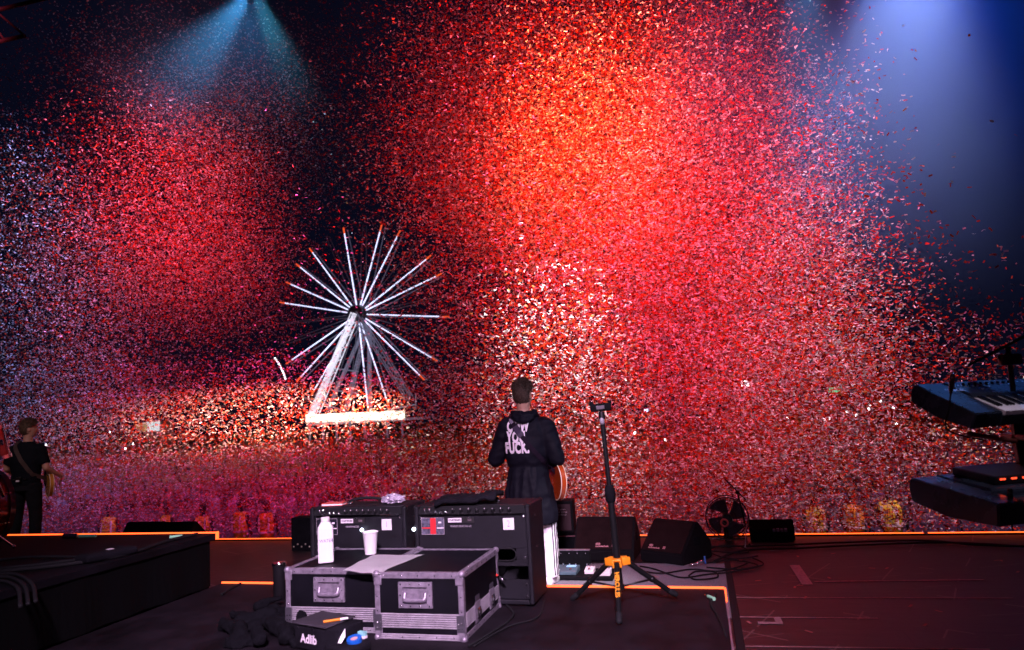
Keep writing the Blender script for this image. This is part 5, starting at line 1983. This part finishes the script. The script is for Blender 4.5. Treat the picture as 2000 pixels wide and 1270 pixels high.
# jacket
bm = bmesh.new()
loft(bm, [((0.01, .0, .545), .225, .165), ((0.01, .0, .60), .238, .170), ((0, .0, .80), .220, .160), ((0, .0, .95), .192, .140), ((0, .0, 1.045), .178, .130),
          ((0, .0, 1.12), .195, .140), ((0, .005, 1.25), .222, .152), ((0, .005, 1.36), .222, .140), ((0, .005, 1.43), .205, .120), ((0, .01, 1.485), .14, .10), ((0, .015, 1.53), .085, .085)], 30)
for s, el, wr in ((1, Vector((.272, -.02, 1.11)), Vector((.16, .24, 1.02))), (-1, Vector((-.305, .045, 1.115)), Vector((-.325, .28, 1.11)))):
    sh = Vector((s * .175, 0, 1.405))
    d1 = (el - sh)
    loft(bm, [(sh, .085, .095, Vector((0, 1, 0)), (d1.cross(Vector((0, 1, 0)))).normalized()), (sh.lerp(el, .5), .088, .082, Vector((0, 1, 0)), (d1.cross(Vector((0, 1, 0)))).normalized()), (el, .075, .075, Vector((0, 1, 0)), (d1.cross(Vector((0, 1, 0)))).normalized())], 18)
    ball(bm, el, .076, u=14, v=10); ball(bm, sh, .092, u=14, v=10)
    capsule(bm, el, wr, .072, .048, 16)
b2 = remeshed(bm, .010, 5)
wrinkle(b2, .009, (5, 5, 10), 8)
b2.normal_update()
for v in b2.verts:
    z = v.co.z
    low = max(0, min(1, (1.10 - z) / .12))
    f1 = 1 - abs(noise.noise(Vector((v.co.x * 17, v.co.y * 17, z * 1.6)))) * 2.6          # long vertical folds under the waist
    f2 = 1 - abs(noise.noise(Vector((v.co.x * 5 + z * 5, v.co.y * 6, z * 9 - v.co.x * 4)))) * 2.6   # slanting folds above
    v.co += v.normal * (.010 * f1 * low + .008 * f2 * (1 - low))
    if abs(z - 1.05) < .03: v.co -= v.normal * .006 * (1 - abs(z - 1.05) / .03)
JK = mat('jacket_nylon', (.006, .0058, .011), .62, bump=.5, bscale=14, var=.25, vscale=4)
jk = obj('jacket', b2, JK, man, smooth=True)
bvj = BVHTree.FromObject(jk, bpy.context.evaluated_depsgraph_get())
# hood folded at the nape
bm = bmesh.new()
for r_, zz, yy, tt in ((.098, 1.545, -.005, .028), (.096, 1.520, -.03, .032), (.074, 1.487, -.065, .028), (.10, 1.50, .0, .034)):
    pts = []
    for i in range(17):
        a_ = PI + PI * i / 16
        pts.append((r_ * 1.15 * math.cos(a_), yy + r_ * 1.0 * math.sin(a_) * .9, zz - .02 * abs(math.sin(a_)) + .008 * math.sin(i * 2.1)))
    tube(bm, pts, [tt * (.6 + .4 * math.sin(PI * i / 16)) for i in range(17)], 10)
b2 = remeshed(bm, .010, 2); wrinkle(b2, .010, (14, 14, 22), 2)
obj('hood', b2, JK, jk, smooth=True)


def jacket_text(s, size, u, v, sx, wt):
    a_ = (Matrix.Translation(Vector((bx, by, .003))) @ Matrix.Rotation(YW, 4, 'Z')).inverted() @ ony(u, v, by - .15)
    cx, cz = a_.x, a_.z
    bm = text_mesh(s, size, sx, 0, wt, 'LEFT', 1.13)
    bmesh.ops.triangulate(bm, faces=bm.faces[:])
    for _ in range(3):
        bmesh.ops.subdivide_edges(bm, edges=[e for e in bm.edges if e.calc_length() > .012], cuts=1)
        bmesh.ops.triangulate(bm, faces=bm.faces[:])
    for v in bm.verts:
        v.co = on_surface(bvj, Vector((cx + v.co.x, -.6, cz + v.co.y)), Vector((0, 1, 0)), .004)
    o = obj('lettering', bm, WHITEP, jk)


jacket_text('COW', .132, 988, 835, .58, .0078)
jacket_text('YOU', .132, 989, 856, .58, .0078)
jacket_text('FUCK.', .132, 985, 877, .58, .0078)
# guitar held in front, body showing at the right hip
Mg = Matrix.Translation(Vector((bx, by, 0))) @ Matrix.Rotation(YW, 4, 'Z') @ Matrix.Translation(Vector((.235, .185, .975))) @ Matrix.Rotation(R(180 - 8), 4, 'Z')
Mg = Matrix.Translation(Vector((bx, by, 0))) @ Matrix.Rotation(YW, 4, 'Z') @ Matrix.Translation(Vector((.232, .08, .955))) @ Matrix.Rotation(R(-62), 4, 'Z') @ Matrix.Rotation(R(38), 4, 'Y') @ Matrix.Diagonal((-1, 1, 1, 1)) 
OR_ = mat('guitar_orange', (.42, .055, .010), .25, coat=.6, var=.2, vscale=3)
G1 = guitar('electric_guitar', 'orange red hollow guitar held at the hip of the central guitarist', OR_, OR_, Mg)
# strap across the back
inv = Mg.inverted()
Mm = Matrix.Translation(Vector((bx, by, .003))) @ Matrix.Rotation(YW, 4, 'Z')
sp = []
for f_ in [i / 14 for i in range(15)]:
    q = Vector((-.125 + f_ * .315, -.6, 1.475 - f_ * .42))
    sp.append(on_surface(bvj, q, Vector((0, 1, 0)), .007))
pre = [Vector((-.11, .10, 1.44)), Vector((-.13, .03, 1.525))]
post = [Vector((.238, -.04, 1.01)), Vector((.242, .02, .98))]
pts = [inv @ (Mm @ p) for p in pre + sp + post]
bm = bmesh.new()
nb_ = (inv.to_3x3() @ (Mm.to_3x3() @ Vector((0, -1, .15)))).normalized()
nf_ = (inv.to_3x3() @ (Mm.to_3x3() @ Vector((1, -.2, 0)))).normalized()
ribbon(bm, pts, lambda f_: nb_ if f_ < .82 else nb_.lerp(nf_, (f_ - .82) / .18).normalized(), .042, .004)
st = obj('strap', bm, mat('strap_purple', (.014, .008, .017), .7, bump=.4, bscale=200), G1, smooth=True, autos=40)
bm = bmesh.new()
i0 = 5
q = [p + nb_ * .005 for p in pts[4:8]]
ribbon(bm, q, nb_, .058, .004)
obj('strap_pad', bm, mat('strap_pad', (.035, .02, .05), .5, bump=.6, bscale=60), st, smooth=True, autos=40)
bm = bmesh.new(); ribbon(bm, [p + nb_ * .003 for p in pts[1:4]], nb_, .03, .004)
obj('strap_end', bm, mat('strap_grey', (.22, .20, .26), .5), st, smooth=True, autos=40)

# ---- the second guitarist at the left
p2 = ony(47, 1040, 7.9)
bx2, by2 = p2.x, 7.9
Y2 = R(20)
bm = bmesh.new()
HC2 = Vector((.0, .04, 1.70))
head(bm, HC2, R(-58), 1.02)
loft(bm, [((0, 0, .86), .16, .12), ((0, .0, 1.05), .175, .13), ((0, .01, 1.28), .20, .135), ((0, .0, 1.43), .18, .10), ((0, .01, 1.52), .08, .075)], 18)
ELr, RWr = Vector((.285, -.01, 1.13)), Vector((.37, .20, 1.00))
ELl, LWl = Vector((-.29, .03, 1.15)), Vector((-.27, .26, 1.02))
for s, el, wr in ((1, ELr, RWr), (-1, ELl, LWl)):
    sh = Vector((s * .19, 0, 1.42))
    capsule(bm, sh, el, .056, .048, 12)
    capsule(bm, el, wr, .047, .030, 12)
hand(bm, RWr, Vector((-.1, .4, -.55)), 1, .5, 1, Vector((-1, -.3, 0)))
hand(bm, LWl, Vector((-.2, .5, .2)), -1, 1.0, 1, Vector((.5, -1, 0)))
for s in (-1, 1):
    capsule(bm, (s * .10, 0, .90), (s * .13, .03, .50), .09, .062, 12)
    capsule(bm, (s * .13, .03, .50), (s * .15, 0, .09), .060, .044, 12)
b2 = remeshed(bm, .0085, 5)
man2 = obj('person', b2, SKIN, smooth=True, loc=(bx2, by2, .003), rot=(0, 0, Y2))
tag(man2, 'guitarist in a black short sleeved shirt at the left, looking to the right', 'person')
hb_ = hair_mesh(HC2, R(-58), 1.02, .07, 1.6)
me_ = bpy.data.meshes.new('x'); tb_ = tufts(None, HC2, R(-58), 1.04, None, 2600, .048, 9); tb_.to_mesh(me_); hb_.from_mesh(me_)
obj('hair', hb_, mat('light_hair', (.10, .055, .03), .7, var=.6, vscale=60, bump=.8, bscale=140), man2, smooth=True)
bm = bmesh.new()
for s in (-1, 1):
    loft(bm, [((s * .10, 0, .92), .112, .12), ((s * .115, .015, .70), .10, .105), ((s * .13, .03, .50), .085, .088), ((s * .14, .015, .28), .078, .08), ((s * .15, 0, .07), .070, .078)], 20)
loft(bm, [((0, 0, .82), .19, .14), ((0, 0, 1.0), .178, .135)], 20)
b2 = remeshed(bm, .012, 3); wrinkle(b2, .006, (7, 7, 14), 5)
obj('trousers', b2, mat('black_denim', (.010, .010, .014), .85, bump=.2, bscale=60), man2, smooth=True)
bm = bmesh.new()
for s in (-1, 1):
    shoe(bm, Vector((s * .15, 0, 0)), R(-6) * s)
obj('shoe', bm, MATTE, man2, smooth=True)
bm = bmesh.new()
loft(bm, [((0, 0, .90), .195, .145), ((0, .0, 1.05), .195, .145), ((0, .005, 1.25), .222, .155), ((0, .005, 1.36), .222, .140), ((0, .005, 1.43), .205, .118), ((0, .01, 1.485), .14, .10), ((0, .01, 1.525), .092, .085)], 28)
for s, el in ((1, ELr), (-1, ELl)):
    sh = Vector((s * .175, 0, 1.405)); ax = Vector((0, 1, 0)); d1 = el - sh; ay = d1.cross(ax).normalized()
    loft(bm, [(sh, .082, .09, ax, ay), (sh.lerp(el, .45), .078, .080, ax, ay), (sh.lerp(el, .78), .076, .076, ax, ay)], 18)
    ball(bm, sh, .088, u=14, v=10)
b2 = remeshed(bm, .011, 4); wrinkle(b2, .007, (6, 6, 10), 9)
TS = mat('black_shirt', (.005, .006, .010), .8, bump=.2, bscale=60)
ts = obj('shirt', b2, TS, man2, smooth=True)
bm = bmesh.new(); box(bm, -.10, .10, -.155, -.125, .985, 1.00, .002)
box(bm, -.035, .035, -.185, -.145, .955, 1.03, .006)
pk = obj('belt_pack', bm, BLACKM, man2)
bm = bmesh.new(); box(bm, -.025, .02, -.190, -.186, .965, .985, .001, 1)
obj('pack_label', bm, WHITEP, pk)
bvs = BVHTree.FromObject(ts, bpy.context.evaluated_depsgraph_get())
M2 = Matrix.Translation(Vector((bx2, by2, .003))) @ Matrix.Rotation(Y2, 4, 'Z')
Mg2 = Matrix.Translation(Vector((bx2, by2, 0))) @ Matrix.Rotation(Y2, 4, 'Z') @ Matrix.Translation(Vector((.24, .14, .92))) @ Matrix.Rotation(R(-50), 4, 'Z') @ Matrix.Rotation(R(30), 4, 'Y') @ Matrix.Diagonal((-1, 1, 1, 1))
SB = mat('guitar_sunburst', (.62, .30, .05), .25, coat=.6, color2=(.45, .12, .02), vscale=4)
G2 = guitar('electric_guitar', 'amber sunburst guitar hanging at the side of the left guitarist', SB, SB, Mg2)
sp = []
for f_ in [i / 12 for i in range(13)]:
    sp.append(on_surface(bvs, Vector((-.12 + f_ * .27, -.6, 1.47 - f_ * .42)), Vector((0, 1, 0)), .006))
pts = [Mg2.inverted() @ (M2 @ p) for p in [Vector((-.10, .10, 1.44)), Vector((-.13, .03, 1.53))] + sp + [Vector((.215, .0, 1.0)), Vector((.235, .10, .96))]]
nb_ = (Mg2.inverted().to_3x3() @ (M2.to_3x3() @ Vector((0, -1, .1)))).normalized()
nf_ = (Mg2.inverted().to_3x3() @ (M2.to_3x3() @ Vector((1, -.2, 0)))).normalized()
bm = bmesh.new(); ribbon(bm, pts, lambda f_: nb_ if f_ < .85 else nb_.lerp(nf_, (f_ - .85) / .15).normalized(), .055, .004)
obj('strap', bm, mat('strap_brown', (.06, .035, .03), .6), G2, smooth=True, autos=40)

# ================================================================== CONFETTI
# plumes: (pixel centre at that distance -> scene point), spread in metres, pieces
def plume_points():
    rg = np.random.default_rng(21)
    pts = []
    def blob(u, v, Y, su, sv, sy, n):
        c = ony(u, v, Y); k = Y / FPX * 1.04
        q = rg.normal(size=(int(n * 1.5), 3)); q = q[(q[:, 0] ** 2 + q[:, 2] ** 2) < 3.2][:n]
        p = q * np.array([su * k, sy, sv * k]) * 1.12 + np.array(c)
        pts.append(p)
    def slab(u0, u1, v0, v1, Y0, Y1, n, skew=0):
        Y = Y0 + (Y1 - Y0) * rg.random(n)
        Ym = (Y0 + Y1) / 2
        a_, b_ = ony(u0, (v0 + v1) / 2, Ym), ony(u1, (v0 + v1) / 2, Ym)
        t0, t1 = ony((u0 + u1) / 2, v0, Ym).z, ony((u0 + u1) / 2, v1, Ym).z
        x = a_.x + (b_.x - a_.x) * rg.random(n); z = t1 + (t0 - t1) * rg.random(n)
        pts.append(np.stack([x, Y, z], 1))
    # centre and right mass
    blob(1120, 250, 16.0, 185, 150, 1.6, 100000)
    blob(1330, 400, 15.5, 150, 190, 1.8, 92000)
    blob(1050, 480, 15.0, 125, 220, 1.8, 34000)
    blob(1110, 690, 11.0, 130, 140, 1.0, 7500)
    blob(1400, 680, 14.0, 165, 150, 1.8, 46000)
    blob(1250, 900, 13.5, 250, 110, 2.0, 32000)
    blob(1580, 860, 12.5, 110, 100, 2.0, 13000)
    blob(1150, 30, 15.0, 185, 90, 1.5, 17000)
    blob(860, 150, 15.5, 85, 180, 2.0, 6500)
    blob(870, 500, 15.5, 80, 210, 2.0, 8500)
    blob(1560, 560, 12.5, 80, 130, 1.4, 6500)
    # left plume
    blob(365, 440, 18.0, 100, 125, 2.0, 23000)
    blob(440, 290, 18.0, 90, 100, 2.0, 7000)
    blob(260, 570, 18.0, 120, 110, 2.0, 14000)
    blob(470, 560, 18.0, 65, 90, 2.0, 7000)
    blob(60, 640, 20.0, 120, 210, 2.0, 16000)
    blob(40, 350, 20.0, 110, 140, 2.0, 6000)
    blob(640, 300, 17.0, 110, 130, 2.0, 5500)
    # warm band low at the left
    slab(200, 1000, 740, 890, 12.5, 15.5, 13000)
    slab(230, 640, 700, 780, 13.0, 15.5, 2400)
    # low blanket over the crowd
    slab(-150, 2150, 870, 1030, 13.5, 16.8, 36000)
    slab(-150, 2150, 950, 1090, 16.9, 19.0, 14000)
    slab(-150, 900, 880, 1030, 15.0, 17.5, 22000)
    blob(150, 820, 19.0, 160, 90, 1.5, 20000)
    # thin scatter everywhere, and near stray pieces at the right
    slab(-100, 1380, -60, 1000, 12, 17, 15000)
    slab(1350, 2050, 640, 1060, 9.0, 12.5, 5200)
    slab(2050, 2500, 680, 1100, 10.0, 15.0, 3000)
    slab(-700, -100, 250, 1090, 15.0, 20.0, 16000)
    slab(1560, 2050, 450, 1040, 8.9, 11.5, 600)
    blob(1760, 800, 10.5, 100, 105, 1.0, 2600)
    slab(1420, 1740, 150, 600, 9.2, 10.5, 90)
    slab(1500, 2050, 700, 1050, 6.6, 8.6, 240)
    blob(1080, 670, 8.9, 80, 95, .12, 2000)
    slab(60, 900, -60, 330, 14.5, 17.5, 9000)
    blob(400, 190, 17.0, 150, 90, 1.6, 6500)
    blob(1600, 700, 9.7, 75, 110, .35, 900)
    blob(1480, 640, 9.7, 90, 110, .35, 700)
    P_ = np.concatenate(pts)
    keep = (P_[:, 1] > 8.75) & (P_[:, 2] > GZ + .03) & (P_[:, 1] < 24)
    near = (P_[:, 1] <= 8.75) & (P_[:, 1] > 6.4) & (P_[:, 2] > .3) & (P_[:, 0] > .9)
    P_ = P_[keep | near]
    # pieces lying on the floor and mats
    n = 90
    fl = np.stack([rg.uniform(-3, 4, n), rg.uniform(5.0, 8.35, n), np.full(n, .012)], 1)
    return P_, fl, rg


def confetti():
    P_, fl, rg = plume_points()
    n = len(P_)
    # random tumble, biased a little towards lying flat
    q = rg.normal(size=(n, 4)); q /= np.linalg.norm(q, axis=1, keepdims=True)
    w_, x, y, z = q.T
    X = np.stack([1 - 2 * (y * y + z * z), 2 * (x * y + w_ * z), 2 * (x * z - w_ * y)], 1)
    Y = np.stack([2 * (x * y - w_ * z), 1 - 2 * (x * x + z * z), 2 * (y * z + w_ * x)], 1)
    Z = np.cross(X, Y)
    # the long side stays nearer level than upright
    X[:, 2] *= .55; X /= np.linalg.norm(X, axis=1, keepdims=True)
    Y = np.cross(Z, X); Y /= np.linalg.norm(Y, axis=1, keepdims=True)
    Z = np.cross(X, Y)
    Lh = rg.uniform(.018, .029, n)[:, None]; Wh = rg.uniform(.0068, .0100, n)[:, None]
    bend = (rg.normal(size=n) * .006)[:, None]
    c0 = P_ - X * Lh - Y * Wh; c1 = P_ - X * Lh + Y * Wh
    m0 = P_ + Z * bend - Y * Wh; m1 = P_ + Z * bend + Y * Wh
    e0 = P_ + X * Lh - Y * Wh; e1 = P_ + X * Lh + Y * Wh
    V_ = np.stack([c0, c1, m1, m0, e1, e0], 1).reshape(-1, 3)
    base = (np.arange(n) * 6)[:, None]
    F_ = np.concatenate([base + np.array([[0, 1, 2, 3]]), base + np.array([[3, 2, 4, 5]])], 1).reshape(-1, 4)
    nf = len(fl)
    if nf:
        a_ = rg.uniform(0, PI, nf); X2 = np.stack([np.cos(a_), np.sin(a_), 0 * a_], 1); Y2 = np.stack([-np.sin(a_), np.cos(a_), 0 * a_], 1)
        lift = rg.uniform(0, .004, nf)[:, None] * np.array([[0, 0, 1]])
        vv = np.stack([fl - X2 * .026 - Y2 * .009, fl - X2 * .026 + Y2 * .009, fl + X2 * .026 + Y2 * .009 + lift, fl + X2 * .026 - Y2 * .009 + lift], 1).reshape(-1, 3)
        F2 = (np.arange(nf) * 4)[:, None] + np.array([[0, 1, 2, 3]]) + len(V_)
        V_ = np.concatenate([V_, vv]); F_ = np.concatenate([F_, F2])
    me = bpy.data.meshes.new('confetti')
    me.vertices.add(len(V_)); me.vertices.foreach_set('co', V_.astype(np.float32).ravel())
    me.loops.add(F_.size); me.loops.foreach_set('vertex_index', F_.astype(np.int32).ravel())
    me.polygons.add(len(F_)); me.polygons.foreach_set('loop_start', (np.arange(len(F_)) * 4).astype(np.int32))
    me.update(calc_edges=True)
    # paper colours: red, white and a few pale pink pieces
    k = rg.random(n)
    colr = np.where(k[:, None] < .49, np.array([[.64, .045, .015]]), np.where(k[:, None] < .9, np.array([[.78, .74, .76]]), np.array([[.75, .28, .10]])))
    colr = colr * rg.uniform(.45, 1.1, n)[:, None]
    cc = np.concatenate([np.repeat(colr, 6, 0), np.tile(np.array([[.5, .2, .2]]), (nf * 4, 1))])
    cc = np.concatenate([cc, np.ones((len(cc), 1))], 1)
    at_ = me.color_attributes.new('Col', 'FLOAT_COLOR', 'POINT'); at_.data.foreach_set('color', cc.astype(np.float32).ravel())
    m = bpy.data.materials.new('tissue_paper'); m.use_nodes = True
    nt = m.node_tree; nt.nodes.clear()
    out = nt.nodes.new('ShaderNodeOutputMaterial'); vc = nt.nodes.new('ShaderNodeVertexColor'); vc.layer_name = 'Col'
    df = nt.nodes.new('ShaderNodeBsdfDiffuse'); tl = nt.nodes.new('ShaderNodeBsdfTranslucent'); mx = nt.nodes.new('ShaderNodeMixShader')
    mx.inputs[0].default_value = .16
    nt.links.new(vc.outputs[0], df.inputs[0]); nt.links.new(vc.outputs[0], tl.inputs[0])
    nt.links.new(df.outputs[0], mx.inputs[1]); nt.links.new(tl.outputs[0], mx.inputs[2]); nt.links.new(mx.outputs[0], out.inputs[0])
    me.materials.append(m)
    o = bpy.data.objects.new('confetti', me); col.objects.link(o)
    o['kind'] = 'stuff'
    tag(o, 'dense cloud of red and white paper confetti blown over the crowd', 'confetti')


confetti()


# ================================================================== SMOKE
def smoke(name, c, rad_, dens, color, label, seed=0):
    bm = bmesh.new(); bmesh.ops.create_icosphere(bm, subdivisions=3, radius=1)
    m = bpy.data.materials.new(name); m.use_nodes = True
    nt = m.node_tree; nt.nodes.clear()
    N, L = nt.nodes, nt.links
    out = N.new('ShaderNodeOutputMaterial'); pv = N.new('ShaderNodeVolumePrincipled')
    pv.inputs['Color'].default_value = (*color, 1); pv.inputs['Anisotropy'].default_value = 0.0
    tc = N.new('ShaderNodeTexCoord')
    ln = N.new('ShaderNodeVectorMath'); ln.operation = 'LENGTH'
    L.new(tc.outputs['Object'], ln.inputs[0])
    mr = N.new('ShaderNodeMapRange'); mr.interpolation_type = 'SMOOTHSTEP'
    mr.inputs[1].default_value = 1.0; mr.inputs[2].default_value = 0.25; mr.inputs[3].default_value = 0; mr.inputs[4].default_value = 1
    L.new(ln.outputs['Value'], mr.inputs[0])
    nz = N.new('ShaderNodeTexNoise'); nz.inputs['Scale'].default_value = 1.6; nz.inputs['Detail'].default_value = 2
    mp = N.new('ShaderNodeMapping'); mp.inputs['Location'].default_value = (seed, 0, 0)
    L.new(tc.outputs['Object'], mp.inputs[0]); L.new(mp.outputs[0], nz.inputs['Vector'])
    m2 = N.new('ShaderNodeMapRange'); m2.inputs[1].default_value = .32; m2.inputs[2].default_value = .68; m2.inputs[3].default_value = .45; m2.inputs[4].default_value = 1.35
    L.new(nz.outputs[0], m2.inputs[0])
    ml = N.new('ShaderNodeMath'); ml.operation = 'MULTIPLY'; L.new(mr.outputs[0], ml.inputs[0]); L.new(m2.outputs[0], ml.inputs[1])
    m3 = N.new('ShaderNodeMath'); m3.operation = 'MULTIPLY'; m3.inputs[1].default_value = dens
    L.new(ml.outputs[0], m3.inputs[0]); L.new(m3.outputs[0], pv.inputs['Density']); L.new(pv.outputs[0], out.inputs['Volume'])
    o = obj(name, bm, m, loc=c)
    o.scale = rad_
    o['kind'] = 'stuff'
    tag(o, label, 'smoke')
    return o


smoke('smoke', ony(1800, 20, 12.0), (5.4, 3.0, 5.6), .12, (.22, .48, 1), 'cloud of smoke lit blue at the upper right')  # blue of the beam light is also tinted into the smoke colour
smoke('smoke', ony(450, -20, 12.2), (4.8, 2.4, 4.2), .085, (.30, .72, 1), 'thin smoke lit teal by the beams at the upper left', 3)  # teal of the beams is tinted into this smoke colour too
